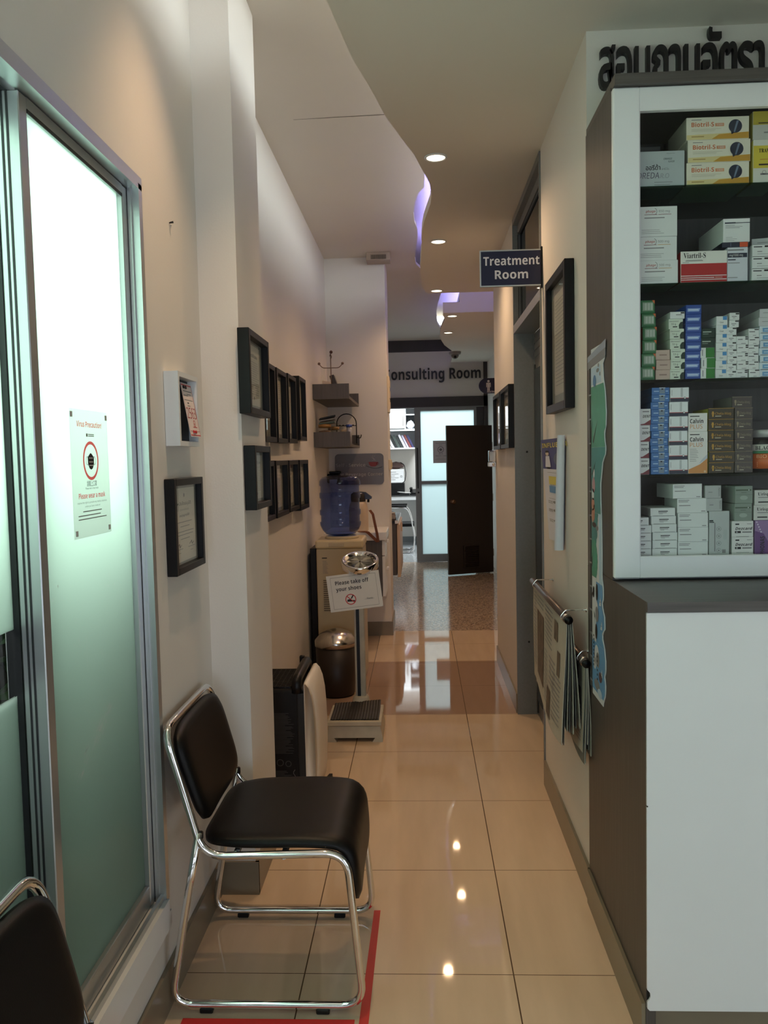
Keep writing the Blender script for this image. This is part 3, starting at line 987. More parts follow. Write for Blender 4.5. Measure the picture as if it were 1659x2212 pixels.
mb = MB(); mb.M = Matrix.Translation((0, -0.192, 0)); mb.lines(-0.16, 0.10, 0.24, 0.40, 5, GREYINK, 0.005, ragged=0.5); mb.ring(0.14, 0.31, 0.012, 0.017, GREYINK); mb.build('print', t)
mb = MB(); mb.M = Matrix.Translation((0, -0.202, 0)); mb.rect(-0.12, -0.04, 0.12, 0.15, WINK); mb.build('badge', t)
BAGB = mat('brown_bag', srgb(98, 74, 70), 0.5, var=0.12)
t = thing('handbag', 'brown handbag with a long dark strap lying on top of the printer', 'bag', (-0.40, 14.05, 1.296))
blob(MB(), (0, 0, 0.06), 0.12, 0.07, 0.06, BAGB, 0.12, seed=4).build('body', t)
MB().tube(smooth_path([(0.07, -0.02, 0.11), (0.135, -0.13, 0.07), (0.16, -0.21, -0.08), (0.14, -0.215, -0.20), (0.10, -0.21, -0.23)], 0.06), 0.007, BLACK, 8).build('strap', t)
t = thing('paper_pile', 'untidy papers and a black folder on the consulting room desk', 'papers', (-0.29, 13.765, 0.864))
MB().box(-0.06, 0.10, -0.085, 0.085, 0, 0.03, BLACK, 0.003).build('folder', t)
mb = MB(); mb.M = Matrix.Translation((0.02, 0, 0.031)) @ Matrix.Rotation(0.25, 4, 'Z') @ Matrix.Rotation(0.10, 4, 'Y'); mb.box(-0.11, 0.09, -0.07, 0.07, 0.010, 0.016, PAPER); mb.build('sheet', t)
t = thing('desk_phone', 'black telephone at the right end of the consulting room desk', 'phone', (-0.10, 13.88, 0.864))
MB().prism([(-0.1, 0), (0.1, 0), (0.1, 0.09), (-0.1, 0.035)], 'x', -0.08, 0.08, BLACK).build('base', t)
MB().box(-0.085, -0.035, -0.09, 0.11, 0.085, 0.125, BLACK, 0.012).build('handset', t)

# armchair in front of that desk
t = thing('cantilever_armchair', 'black and chrome cantilever armchair in front of the consulting room desk', 'chair', (-0.36, 13.05, 0))
for s in (-1, 1):
    y = s * 0.25
    MB().tube(smooth_path([(-0.22, y, 0.012), (0.235, y, 0.012), (0.255, y, 0.25), (0.20, y, 0.56), (0.14, y, 0.705), (-0.22, y, 0.715)], 0.07), 0.0115, CHROME, 8).build('side_frame', t)
    MB().box(-0.22, 0.14, y - 0.022, y + 0.022, 0.722, 0.748, BLACK, 0.008).build('armrest', t)
MB().tube([(-0.22, -0.25, 0.012), (-0.22, 0.25, 0.012)], 0.0115, CHROME, 8).build('crossbar', t)
MB().box(-0.24, 0.25, -0.235, 0.235, 0.41, 0.465, LEATHER, 0.015).build('seat', t)
MB().box(-0.27, -0.23, -0.23, 0.23, 0.46, 0.86, LEATHER, 0.015).build('backrest', t)

# hanging cabinet past the short wall, with its tray
PALE = mat('pale_wood_front', srgb(212, 186, 158), 0.45, var=0.04, vscale=10, stretch=(6, 6, 0.4))
t = thing('low_cabinet', 'pale-fronted hanging cabinet with a black top beyond the short wall', 'cabinet', (-0.55, 8.4, 0.36))
MB().box(-0.29, 0.31, -0.55, 0.55, 0.0, 0.50, WOODD).build('carcass', t)
MB().box(-0.29, 0.33, -0.57, 0.55, 0.50, 0.53, BLACK, 0.003).build('worktop', t)
MB().box(0.30, 0.332, -0.572, 0.55, 0.498, 0.529, WHITEL).build('worktop_edge', t)
dr = MB().box(0.315, 0.345, -0.54, -0.01, -0.02, 0.485, PALE, 0.003).build('door', t)
MB().box(0.345, 0.358, -0.06, -0.04, 0.38, 0.47, PALE, 0.002).build('handle', dr)
MB().box(0.315, 0.345, 0.01, 0.54, -0.02, 0.485, PALE, 0.003).build('door', t)
MB().box(-0.29, -0.24, -0.5, 0.5, -0.36, 0, WOODD).build('support', t)
t = thing('steel_tray', 'shiny steel instrument box on the hanging cabinet beyond the short wall', 'box', (-0.30, 8.05, 0.89))
MB().box(-0.08, 0.055, -0.12, 0.12, 0, 0.05, KNOB, 0.004).build('body', t)
MB().lathe([(0.05, 0.05), (0.05, 0.062), (0.02, 0.075), (1e-6, 0.09)], CHROME, (0, 0, 0), 20).build('lid', t)
# switches on the side of the short wall
IVORY = mat('ivory_plastic', srgb(214, 198, 168), 0.4, var=0.02)
t = thing('switch_panel', 'tall cream switch panel on the end of the short wall', 'switch', (-0.262, 6.93, 1.86))
MB().box(0, 0.018, -0.07, 0.09, 0, 0.30, IVORY, 0.004).build('plate', t)
for k in range(3):
    MB().box(0.018, 0.023, -0.03, 0.05, 0.03 + k * 0.09, 0.09 + k * 0.09, IVORY, 0.002).build('switch', t)
t = thing('light_switch', 'small cream light switch lower on the end of the short wall', 'switch', (-0.262, 6.94, 1.385))
MB().box(0, 0.024, -0.055, 0.055, 0, 0.085, IVORY, 0.005).build('plate', t)
MB().box(0.024, 0.029, -0.03, 0.03, 0.02, 0.065, IVORY, 0.002).build('rocker', t)
# vent box on the ceiling
t = thing('ceiling_vent', 'small white louvred vent box on the upper ceiling before the short wall', 'vent', (-0.285, 6.75, ZU - 0.062))
VENT = mat('vent_plastic', srgb(172, 155, 140), 0.5, var=0.03)
MB().box(-0.115, 0.075, -0.08, 0.08, 0, 0.062, VENT, 0.003).build('housing', t)
mb = MB()
for k in range(13):
    x = -0.075 + k * 0.0095
    mb.box(x, x + 0.0045, -0.0835, -0.078, 0.006, 0.04, BLACK)
mb.build('louvre', t)

# ------------------------------------------------------------------ framed certificates
def cert_print(mb, w, h, rnd, style):
    """text of a certificate on a sheet centred on x, bottom z=0"""
    mb.rect(-w / 2, w / 2, 0, h, CERT, y=0)
    if style == 'thai':
        mb.disc(0, h * 0.90, h * 0.028, GREYINK)
        mb.text('หนังสืออนุมัติ', 0, h * 0.765, h * 0.045, INK, width=w * 0.62)
        mb.text('ประกาศนียบัตร', 0, h * 0.69, h * 0.028, GREYINK, width=w * 0.40)
        mb.text('อนุญาตให้', 0, h * 0.61, h * 0.03, INK, width=w * 0.45)
        for k, (z, ww) in enumerate([(0.53, 0.66), (0.47, 0.42), (0.40, 0.80), (0.355, 0.74), (0.30, 0.42)]):
            mb.rect(-w * ww / 2, w * ww / 2, h * z, h * z + h * 0.010, GREYINK)
        for sx in (-1, 1):
            mb.rect(sx * w * 0.28 - w * 0.16, sx * w * 0.28 + w * 0.16, h * 0.17, h * 0.178, GREYINK)
            mb.rect(sx * w * 0.28 - w * 0.07, sx * w * 0.28 + w * 0.07, h * 0.12, h * 0.126, GREYINK)
            mb.tube([(sx * w * 0.28 - w * 0.1, -0.001, h * 0.21), (sx * w * 0.28, -0.001, h * 0.25), (sx * w * 0.28 + w * 0.02, -0.001, h * 0.20), (sx * w * 0.28 + w * 0.1, -0.001, h * 0.23)], 0.0007, INK, 4)
    elif style == 'page':
        mb.text('Certificate', 0, h * 0.80, h * 0.06, INK, width=w * 0.6)
        for k in range(15):
            ww = rnd.uniform(0.5, 0.82)
            mb.rect(-w * ww / 2, w * ww / 2, h * (0.72 - k * 0.038), h * (0.727 - k * 0.038), GREYINK)
        mb.disc(0, h * 0.12, h * 0.03, GREYINK)
    else:
        for k in range(24):
            mb.rect(-w * 0.42, w * (0.42 - 0.12 * rnd.random()), h * (0.92 - k * 0.036), h * (0.927 - k * 0.036), GREYINK)
    return mb

def picture_frame(label, loc, rz, w, h, fw, dep, style, group=None, sheet=(0.72, 0.80), sink=None, seed=1):
    rnd = random.Random(seed)
    t = thing('picture_frame', label, 'picture frame', loc, rz, group)
    mb = MB()
    for a in ((-w / 2, -w / 2 + fw, 0, h), (w / 2 - fw, w / 2, 0, h), (-w / 2 + fw, w / 2 - fw, 0, fw), (-w / 2 + fw, w / 2 - fw, h - fw, h)):
        mb.box(a[0], a[1], -dep, -0.001, a[2], a[3], BLACKFR, 0.0015)
    mb.build('frame', t)
    sink = sink or dep * 0.55
    y = -dep + sink
    MB().box(-w / 2 + fw, w / 2 - fw, y + 0.003, y + 0.006, fw, h - fw, mat('mat_board', srgb(150, 148, 140), 0.7, var=0.03)).build('backing', t)
    sw, sh = (w - 2 * fw) * sheet[0], (h - 2 * fw) * sheet[1]
    mb = MB()
    mb.M = Matrix.Translation((0, y + 0.002, (h - sh) / 2))
    cert_print(mb, sw, sh, rnd, style)
    mb.build('certificate', t)
    MB().box(-w / 2 + fw, w / 2 - fw, y - 0.004, y - 0.002, fw, h - fw, GLASS).build('glass', t)
    return t

RL, RR = PI / 2, -PI / 2
picture_frame('black framed Thai certificate on the wall right beside the window', (XL, 2.425, 1.160), RL, 0.305, 0.275, 0.021, 0.030, 'thai', sheet=(0.86, 0.93), seed=2)
GC = 'certificates on the corridor wall'
picture_frame('large black frame, upper one on the white column', (-0.588, 2.868, 1.637), RL, 0.355, 0.278, 0.022, 0.040, 'page', 'certificates on the column', (0.74, 0.88), seed=3)
picture_frame('smaller black frame, lower one on the white column', (-0.588, 2.876, 1.316), RL, 0.285, 0.217, 0.022, 0.040, 'page', 'certificates on the column', (0.80, 0.88), seed=4)
for nm, y0, y1, z0, z1, st, sh in (
        ('first from the column in the upper row', 3.80, 4.10, 1.572, 1.946, 'page', (0.8, 0.5)),
        ('second from the column in the upper row', 4.14, 4.45, 1.572, 1.948, 'lines', (0.80, 0.86)),
        ('third from the column in the upper row', 4.495, 4.79, 1.578, 1.955, 'lines', (0.8, 0.8)),
        ('last before the shelves in the upper row', 4.915, 5.20, 1.60, 1.982, 'lines', (0.8, 0.86)),
        ('first from the column in the lower row', 3.65, 4.0, 1.197, 1.478, 'page', (0.8, 0.8)),
        ('second from the column in the lower row', 4.045, 4.42, 1.195, 1.481, 'page', (0.72, 0.84)),
        ('third from the column in the lower row', 4.455, 4.80, 1.197, 1.481, 'page', (0.72, 0.84)),
        ('last before the shelves in the lower row', 4.845, 5.22, 1.181, 1.482, 'page', (0.72, 0.84))):
    picture_frame('black certificate frame on the corridor wall, ' + nm, (-0.755, (y0 + y1) / 2, z0), RL, y1 - y0, z1 - z0, 0.024, 0.046, st, GC, sh, seed=int(y0 * 100))
picture_frame('tall black frame with a white page on the wall right of the treatment room sign', (XR, 3.12, 1.641), RR, 0.44, 0.51, 0.030, 0.034, 'lines', sheet=(0.62, 0.84), seed=9)
GF = 'frames on the narrow far wall'
picture_frame('nearer of two black frames on the narrow wall beyond the treatment room', (0.538, 4.955, 1.525), RR, 0.47, 0.36, 0.024, 0.034, 'page', GF, (0.7, 0.8), seed=21)
picture_frame('farther of two black frames on the narrow wall beyond the treatment room', (0.538, 5.465, 1.523), RR, 0.47, 0.36, 0.024, 0.034, 'page', GF, (0.7, 0.8), seed=22)

# white box frame holding the tax card
t = thing('box_frame', 'white deep box frame holding a red-lettered 2563 card beside the window', 'frame', (XL, 2.408, 1.528), RL)
WB = mat('white_box_frame', srgb(222, 226, 228), 0.4, var=0.01)
w, h, d = 0.205, 0.210, 0.042
mb = MB()
for a in ((-w / 2, -w / 2 + 0.014, 0, h), (w / 2 - 0.014, w / 2, 0, h), (-w / 2 + 0.014, w / 2 - 0.014, 0, 0.014), (-w / 2 + 0.014, w / 2 - 0.014, h - 0.014, h)):
    mb.box(a[0], a[1], -d, -0.001, a[2], a[3], WB)
mb.build('frame', t)
MB().box(-w / 2 + 0.014, w / 2 - 0.014, -0.014, -0.010, 0.014, h - 0.014, BLACK).build('backing', t)
PINK = mat('pale_pink_card', srgb(226, 214, 212), 0.6, var=0.02)
mb = MB()
mb.M = Matrix.Translation((0.028, -0.020, 0.030)) @ Matrix.Rotation(-0.13, 4, 'X')
mb.M = Matrix.Translation((0.030, -0.052, 0.028)) @ Matrix.Rotation(-0.17, 4, 'X')
cw, ch = 0.108, 0.160
mb.box(-cw / 2, cw / 2, 0, 0.0008, 0, ch, PINK)
mb.rect(-cw / 2 + 0.002, cw / 2 - 0.002, ch - 0.007, ch - 0.004, REDINK).rect(-cw / 2 + 0.002, cw / 2 - 0.002, 0.003, 0.006, REDINK)
mb.rect(cw / 2 - 0.005, cw / 2 - 0.003, 0.004, ch - 0.004, REDINK).rect(-cw / 2 + 0.003, -cw / 2 + 0.004, 0.004, ch - 0.004, REDINK)
mb.rect(-cw * 0.4, cw * 0.4, ch * 0.84, ch * 0.86, GREYINK).rect(-cw * 0.1, cw * 0.3, ch * 0.79, ch * 0.805, GREYINK)
mb.rect(-cw * 0.42, cw * 0.0, ch * 0.76, ch * 0.78, GREYINK).rect(-cw * 0.42, cw * 0.36, ch * 0.68, ch * 0.692, GREYINK)
mb.rect(-cw * 0.2, -cw * 0.05, ch * 0.62, ch * 0.64, INK).rect(-cw * 0.24, cw * 0.02, ch * 0.57, ch * 0.585, GREYINK)
PKINK = mat('ink_faded_red', srgb(176, 84, 92), 0.6, var=0.02)
mb.text('2563', 0, ch * 0.34, ch * 0.20, PKINK, width=cw * 0.86)
mb.ring(cw * 0.08, ch * 0.25, 0.008, 0.010, REDINK, y=-0.0005, n=20)
mb.disc(cw * 0.08, ch * 0.24, 0.003, REDINK, n=10)
mb.rect(-cw * 0.12, cw * 0.3, ch * 0.175, ch * 0.187, REDINK).rect(-cw * 0.42, cw * 0.44, ch * 0.10, ch * 0.108, PKINK)
card = mb.build('card', t)
def bow(mb, x, z, m):
    mb.box(x - 0.012, x + 0.012, -0.004, -0.0006, z - 0.002, z + 0.002, m)
    for s in (-1, 1):
        mb.box(x + s * 0.012 - 0.004, x + s * 0.012 + 0.004, -0.004, -0.0006, z - 0.0045, z + 0.0045, m, 0.001)
M_ = mb.M
mb = MB(); mb.M = M_; bow(mb, -0.024, ch - 0.013, INK); mb.build('black_clip', t)['label'] = 'black bow-shaped clip at the top of the card'
mb = MB(); mb.M = M_; bow(mb, -0.010, 0.014, REDINK); mb.build('red_clip', t)['label'] = 'red bow-shaped clip at the bottom of the card'

# notice on the window
t = thing('poster', 'white notice with red lettering and a mask in a red ring, taped on the window', 'poster', (-0.7485, 1.85, 1.318), RL)
mask_poster(MB(), 0.215, 0.285, red=BRED, paper=BPAPER).build('sheet', t)
TAPE = mat('grey_tape', srgb(178, 182, 182), 0.5, var=0.02)
for x, z in ((-0.098, 0.272), (0.098, 0.272), (-0.094, 0.012), (0.094, 0.012)):
    MB().box(x - 0.006, x + 0.006, -0.0012, -0.0005, z - 0.006, z + 0.006, TAPE).build('tape', t)
# nail on the wall
t = thing('wall_nail', 'small dark nail with a scrap of paper high on the wall above the box frame', 'nail', (XL, 2.42, 2.177))
MB().cyl((0, 0, 0), (0.012, 0, 0.002), 0.002, BLACK, 8, r1=0.0035).build('shank', t)
MB().box(0.0005, 0.003, 0.006, 0.016, -0.004, 0.004, PAPER).build('scrap', t)

# ------------------------------------------------------------------ visitor chairs
def cushion(mb, fn, nu, nv, half_t, m):
    """closed pad: fn(u, v) -> centre, normal, falloff (0..1) for u, v in 0..1"""
    top, bot = [], []
    for i in range(nu + 1):
        for j in range(nv + 1):
            c, n, k = fn(i / nu, j / nv)
            top.append(tuple(c + n * half_t * k)); bot.append(tuple(c - n * half_t * k))
    N = (nu + 1) * (nv + 1)
    q = lambda i, j: i * (nv + 1) + j
    fs = []
    for i in range(nu):
        for j in range(nv):
            fs.append((q(i, j), q(i + 1, j), q(i + 1, j + 1), q(i, j + 1)))
            fs.append((N + q(i, j), N + q(i, j + 1), N + q(i + 1, j + 1), N + q(i + 1, j)))
    rim = [q(i, 0) for i in range(nu)] + [q(nu, j) for j in range(nv)] + [q(i, nv) for i in range(nu, 0, -1)] + [q(0, j) for j in range(nv, 0, -1)]
    for a, b in zip(rim, rim[1:] + rim[:1]):
        fs.append((a, N + a, N + b, b))
    mb.add(top + bot, fs, m, True)

def squircle(a, b, p):
    """map the square [-1,1]^2 to a rounded square"""
    r = max(abs(a), abs(b))
    if r < 1e-6:
        return a, b
    x, y = a / r, b / r
    k = 1.0 / (abs(x) ** p + abs(y) ** p) ** (1 / p)
    return x * k * r, y * k * r

def edge_fall(a, b):
    r = max(abs(a), abs(b))
    return math.sqrt(max(0.0, 1 - r ** 9)) * 0.72 + 0.28

def nodes(n):
    return [0.5 - 0.5 * math.cos(PI * i / n) for i in range(n + 1)]

HW = 0.232
def visitor_chair(label, loc):
    t = thing('visitor_chair', label, 'chair', loc, group='black vinyl visitor chairs by the window wall')
    # side tube: rear leg, floor rail, front leg, seat rail, back upright, over the top and down again
    half = [(-0.195, 0.498), (-0.235, 0.30), (-0.285, 0.022), (0.235, 0.022), (0.198, 0.442), (-0.185, 0.432), (-0.235, 0.62), (-0.278, 0.775)]
    A = [(x, -HW, z) for x, z in half]
    B = [(x, HW, z) for x, z in half][::-1]
    path = smooth_path([Vector(p) for p in A] + [Vector(p) for p in B], 0.062, 7)
    mb = MB().tube(path, 0.0105, CHROME, 12)
    mb.tube([(0.03, -HW, 0.432), (0.03, HW, 0.432)], 0.009, CHROME, 8)
    mb.tube([(-0.10, -HW, 0.432), (-0.10, HW, 0.432)], 0.009, CHROME, 8)
    mb.build('tube_frame', t)
    # seat: waterfall pad
    sp = [Vector((-0.205, 0, 0.458)), Vector((0.10, 0, 0.462)), Vector((0.205, 0, 0.452)), Vector((0.222, 0, 0.275))]
    spine = smooth_path(sp, 0.10, 8)
    Ls = [0.0]
    for a, b in zip(spine, spine[1:]):
        Ls.append(Ls[-1] + (b - a).length)
    tot = Ls[-1]
    def at(s):
        s = max(0, min(1, s)) * tot
        for i in range(len(spine) - 1):
            if s <= Ls[i + 1] or i == len(spine) - 2:
                k = (s - Ls[i]) / max(1e-9, Ls[i + 1] - Ls[i])
                return spine[i].lerp(spine[i + 1], k), (spine[i + 1] - spine[i]).normalized()
    def seat(u, v):
        a, b = 2 * u - 1, 2 * v - 1
        p = 5.5 if a < 0 else 6.0
        x, y = squircle(a, b, p)
        c, T = at((x + 1) / 2)
        n = Vector((-T.z, 0, T.x))
        dip = 0.012 * (1 - y * y)
        return c + Vector((0, y * 0.226, 0)) - n * dip * 0.6, n, edge_fall(a, b)
    mb = MB()
    cushion(mb, seat, 36, 22, 0.021, LEATHER)
    mb.build('seat', t)
    d = Vector((-0.278 + 0.228, 0, 0.775 - 0.60)).normalized()
    nb = Vector((d.z, 0, -d.x))
    def back(u, v):
        a, b = 2 * u - 1, 2 * v - 1
        x, y = squircle(a, b, 5.0)
        c = Vector((-0.232, 0, 0.630)) + d * (x * 0.139) + Vector((0, y * 0.2265 * (1 - 0.03 * (1 - x)), 0))
        c += nb * (0.012 * (y * y - 0.5) + 0.006)
        return c, nb, edge_fall(a, b)
    mb = MB()
    cushion(mb, back, 20, 22, 0.020, LEATHER)
    mb.build('backrest', t)
    for x in (-0.19, 0.125):
        for s in (-1, 1):
            MB().box(x - 0.018, x + 0.018, s * HW - 0.010, s * HW + 0.010, 0, 0.0145, BLACK, 0.003).build('foot_pad', t)
    for s in (-1, 1):
        MB().box(-0.200, -0.184, s * HW * 0.985 - 0.006, s * HW * 0.985 + 0.006, 0.478, 0.500, BLACK, 0.003).build('frame_cap', t)
    return t
c1 = visitor_chair('black vinyl chair on a chrome frame beside the column, seen whole', (-0.412, 2.342, 0))
c2 = dup(c1)
c2.location = (-0.408, 1.135, 0)
c2['label'] = 'black vinyl chair cut off at the lower left, in front of the window'

# red tape on the floor
RED = mat('red_tape', srgb(205, 44, 40), 0.45, var=0.05)
mb = MB()
mb.add([(-0.178, 2.612, 0.0012), (-0.157, 2.612, 0.0012), (-0.172, 1.2, 0.0012), (-0.204, 1.2, 0.0012)], [(0, 3, 2, 1)], RED)
mb.add([(-0.66, 2.083, 0.0010), (-0.20, 2.083, 0.0010), (-0.20, 2.04, 0.0010), (-0.66, 2.04, 0.0010)], [(0, 3, 2, 1)], RED)
tag(mb.build('floor_tape'), 'red distance tape stuck on the floor around the whole chair', 'tape')

# ------------------------------------------------------------------ air purifier
t = thing('air_purifier', 'black and white air purifier standing behind the column', 'air purifier', (-0.60, 3.57, 0))
PWHITE = mat('purifier_white', srgb(232, 224, 214), 0.35, var=0.01)
MB().box(-0.135, 0.092, -0.165, 0.165, 0.025, 0.515, BLACK, 0.012).box(0.06, 0.10, -0.17, 0.17, 0.05, 0.50, DARKALU, 0.006).build('body', t)
mb = MB()
for k in range(15):
    y = -0.145 + k * 0.0205
    mb.box(-0.125, 0.030, y, y + 0.008, 0.515, 0.524, BLACK)
for k in range(8):
    x = -0.120 + k * 0.021
    mb.box(x, x + 0.006, -0.15, 0.155, 0.515, 0.522, BLACK)
mb.build('grille', t)
mb = MB()
nu, nv = 10, 26
prof = [(0.045, 0.075), (0.075, 0.052), (0.092, 0.058), (0.098, 0.12), (0.102, 0.20), (0.103, 0.29), (0.100, 0.38), (0.095, 0.45), (0.086, 0.50), (0.072, 0.535), (0.055, 0.552), (0.043, 0.550)]
vs, fs = [], []
n = len(prof)
for j in range(nv + 1):
    y = -0.178 + 0.356 * j / nv
    e = 1 - abs(2 * j / nv - 1) ** 8
    for x, z in prof:
        vs.append((0.055 + (x - 0.035) * (0.72 + 0.28 * e) + 0.032, y, z - 0.012 * (1 - e) * (z > 0.4)))
for j in range(nv):
    for i in range(n - 1):
        fs.append((j * n + i, (j + 1) * n + i, (j + 1) * n + i + 1, j * n + i + 1))
    fs.append((j * n + n - 1, (j + 1) * n + n - 1, (j + 1) * n, j * n))
fs.append(tuple(range(n))[::-1]); fs.append(tuple(nv * n + i for i in range(n)))
mb.add(vs, fs, PWHITE, True)
mb.build('front_panel', t)
mb = MB().tube(smooth_path([(0.062, -0.165, 0.50), (0.062, -0.16, 0.555), (0.066, 0.0, 0.566), (0.062, 0.16, 0.560), (0.062, 0.165, 0.50)], 0.03), 0.022, BLACK, 10)
mb.build('handle', t)
mb = MB(); mb.M = Matrix.Translation((0.088, -0.1662, 0))
rr = random.Random(8)
DG = mat('faint_print', srgb(66, 66, 66), 0.6, var=0.03)
for k in range(34):
    mb.rect(-0.125, -0.04 - rr.random() * 0.04, 0.24 + k * 0.0052, 0.242 + k * 0.0052, DG)
mb.ring(-0.105, 0.20, 0.012, 0.015, DG); mb.ring(-0.07, 0.195, 0.010, 0.013, DG)
for k in range(8):
    mb.rect(-0.125, -0.05 - rr.random() * 0.04, 0.12 + k * 0.006, 0.1225 + k * 0.006, DG)
mb.tube([(-0.045 + 0.005 * math.sin(k * 1.3), -0.001, 0.05 + k * 0.008) for k in range(16)], 0.0009, GREYINK, 4)
mb.build('rating_label', t)
MB().box(0.045, 0.085, -0.15, 0.15, 0.502, 0.512, DARKALU).build('control_strip', t)
MB().prism([(0.06, 0), (0.176, 0), (0.186, 0.012), (0.180, 0.070), (0.166, 0.070), (0.13, 0.03), (0.06, 0.026)], 'y', 0.0, 0.045, BLACK).build('foot', t)
MB().box(-0.13, 0.09, -0.15, 0.15, 0, 0.026, BLACK, 0.004).build('base', t)
MB().box(0.030, 0.052, 0.140, 0.165, 0.51, 0.585, BLACK, 0.005).build('plug_block', t)

# ------------------------------------------------------------------ weighing scale with the notice
IRON = mat('cream_enamel', srgb(190, 182, 162), 0.4, var=0.12, vscale=14)
RUB = mat('ribbed_rubber', srgb(34, 31, 29), 0.6, var=0.1)
t = thing('weighing_scale', 'old column weighing scale with a round chrome dial beside the bin', 'scale', (-0.37, 4.38, 0))
mb = MB()
def frus(mb, x0, x1, y0, y1, z0, X0, X1, Y0, Y1, z1, m):
    mb.add([(x0, y0, z0), (x1, y0, z0), (x1, y1, z0), (x0, y1, z0), (X0, Y0, z1), (X1, Y0, z1), (X1, Y1, z1), (X0, Y1, z1)],
           [(3, 2, 1, 0), (4, 5, 6, 7), (0, 1, 5, 4), (1, 2, 6, 5), (2, 3, 7, 6), (3, 0, 4, 7)], m)
frus(mb, -0.148, 0.148, -0.155, 0.135, 0.022, -0.135, 0.135, -0.15, 0.13, 0.082, IRON)
for s in (-1, 1):
    frus(mb, s * 0.148 - (0.0 if s < 0 else 0.055), s * 0.148 + (0.055 if s < 0 else 0.0), -0.157, 0.135, 0.0, s * 0.148 - (0.0 if s < 0 else 0.04), s * 0.148 + (0.04 if s < 0 else 0.0), -0.156, 0.135, 0.022, IRON)
mb.build('base', t)
MB().box(-0.143, 0.143, -0.16, 0.14, 0.086, 0.110, IRON, 0.003).build('platform', t)
mb = MB()
nx, ny = 34, 12
vs, fs = [], []
for j in range(ny + 1):
    for i in range(nx + 1):
        x = -0.128 + 0.256 * i / nx
        y = -0.135 + 0.26 * j / ny
        lift = 0.028 * max(0, (j / ny - 0.45) / 0.55) ** 2 * (0.35 + 0.65 * i / nx)
        vs.append((x, y, 0.114 + lift + (0.0022 if i % 2 else 0)))
for j in range(ny):
    for i in range(nx):
        q = j * (nx + 1) + i
        fs.append((q, q + 1, q + nx + 2, q + nx + 1))
mb.add(vs, fs, RUB)
mb.add([(v[0], v[1], v[2] - 0.0035) for v in vs], [f[::-1] for f in fs], RUB)
mb.build('mat', t)
mb = MB()
mb.box(-0.014, 0.045, 0.14, 0.19, 0.03, 0.88, IRON, 0.006)
mb.lathe([(0.06, 0), (0.062, 0.02), (0.05, 0.035), (0.045, 0.06), (0.036, 0.075)], IRON, (0.015, 0.165, 0.085), 20)
mb.box(-0.05, 0.06, 0.12, 0.205, 0.0, 0.086, IRON, 0.004)
mb.build('column', t)
MB().box(-0.002, 0.016, 0.136, 0.141, 0.13, 0.86, BLACK).build('slot', t)
ax = Vector((0.0, -0.38, 0.925)).normalized()
dc = Vector((0.035, 0.045, 0.925))
MB().lathe([(1e-6, -0.030), (0.094, -0.030), (0.101, -0.024), (0.1012, 0.008), (0.100, 0.013), (0.094, 0.017), (0.086, 0.013), (0.072, 0.003), (0.068, 0.0)], CHROME, dc, 40, axis=ax).build('dial_housing', t)
q = Vector((0, 0, 1)).rotation_difference(ax).to_matrix().to_4x4()
mb = MB(); mb.M = Matrix.Translation(dc) @ q
mb.lathe([(1e-6, 0.001), (0.070, 0.001)], PAPER, (0, 0, 0), 32)
for k in range(40):
    a = 2 * PI * k / 40
    r0 = 0.055 if k % 5 else 0.048
    c_, s_ = math.cos(a), math.sin(a)
    mb.add([(c_ * r0 - s_ * 0.0006, s_ * r0 + c_ * 0.0006, 0.0016), (c_ * r0 + s_ * 0.0006, s_ * r0 - c_ * 0.0006, 0.0016), (c_ * 0.062 + s_ * 0.0006, s_ * 0.062 - c_ * 0.0006, 0.0016), (c_ * 0.062 - s_ * 0.0006, s_ * 0.062 + c_ * 0.0006, 0.0016)], [(0, 1, 2, 3)], INK)
mb.build('dial_face', t)
mb = MB(); mb.M = Matrix.Translation(dc) @ q
mb.add([(-0.001, -0.012, 0.003), (0.001, -0.012, 0.003), (0.0005, 0.055, 0.003), (-0.0005, 0.055, 0.003)], [(0, 1, 2, 3)], INK)
mb.lathe([(0.005, 0.001), (0.005, 0.004), (1e-6, 0.0045)], INK, (0, 0, 0), 12)
mb.build('needle', t)
mb = MB(); mb.M = Matrix.Translation(dc) @ q
mb.lathe([(1e-6, 0.008), (0.072, 0.0075)], GLASS, (0, 0, 0), 32)
mb.build('dial_glass', t)
mb = MB().box(0.0, 0.036, -0.015, 0.165, 0.845, 0.872, BLACK, 0.004); mb.build('bracket', t)

t = thing('paper_notice', 'paper notice asking to take off shoes, hung tilted on the scale column', 'sign', (-0.362, 4.355, 0.776))
mb = MB()
ang = math.radians(6.5)
mb.M = Matrix.Rotation(-ang, 4, 'Y')
mb.box(-0.142, 0.142, 0, 0.0015, -0.098, 0.098, PAPER)
mb.build('sheet', t)
mb = MB(); mb.M = Matrix.Rotation(-ang, 4, 'Y')
for a in ((-0.122, 0.122, 0.084, 0.0855), (-0.122, 0.122, -0.0855, -0.084), (-0.122, -0.1208, -0.085, 0.085), (0.1208, 0.122, -0.085, 0.085)):
    mb.rect(*a, GREYINK)
NI = mat('ink_navy', srgb(38, 36, 48), 0.6, var=0.02)
mb.text('Please take off', -0.098, 0.044, 0.020, NI, al='L', bold=True, width=0.180)
mb.text('your shoes', -0.098, 0.010, 0.020, NI, al='L', bold=True, width=0.137)
mb.ring(-0.026, -0.040, 0.0245, 0.029, REDINK)
mb.pl([(-0.047, -0.051), (-0.005, -0.054), (-0.004, -0.047), (-0.018, -0.045), (-0.030, -0.038), (-0.044, -0.040)], INK)
mb.pl([(-0.026, -0.036), (-0.014, -0.018), (-0.008, -0.021), (-0.014, -0.030), (-0.020, -0.038)][::-1], INK)
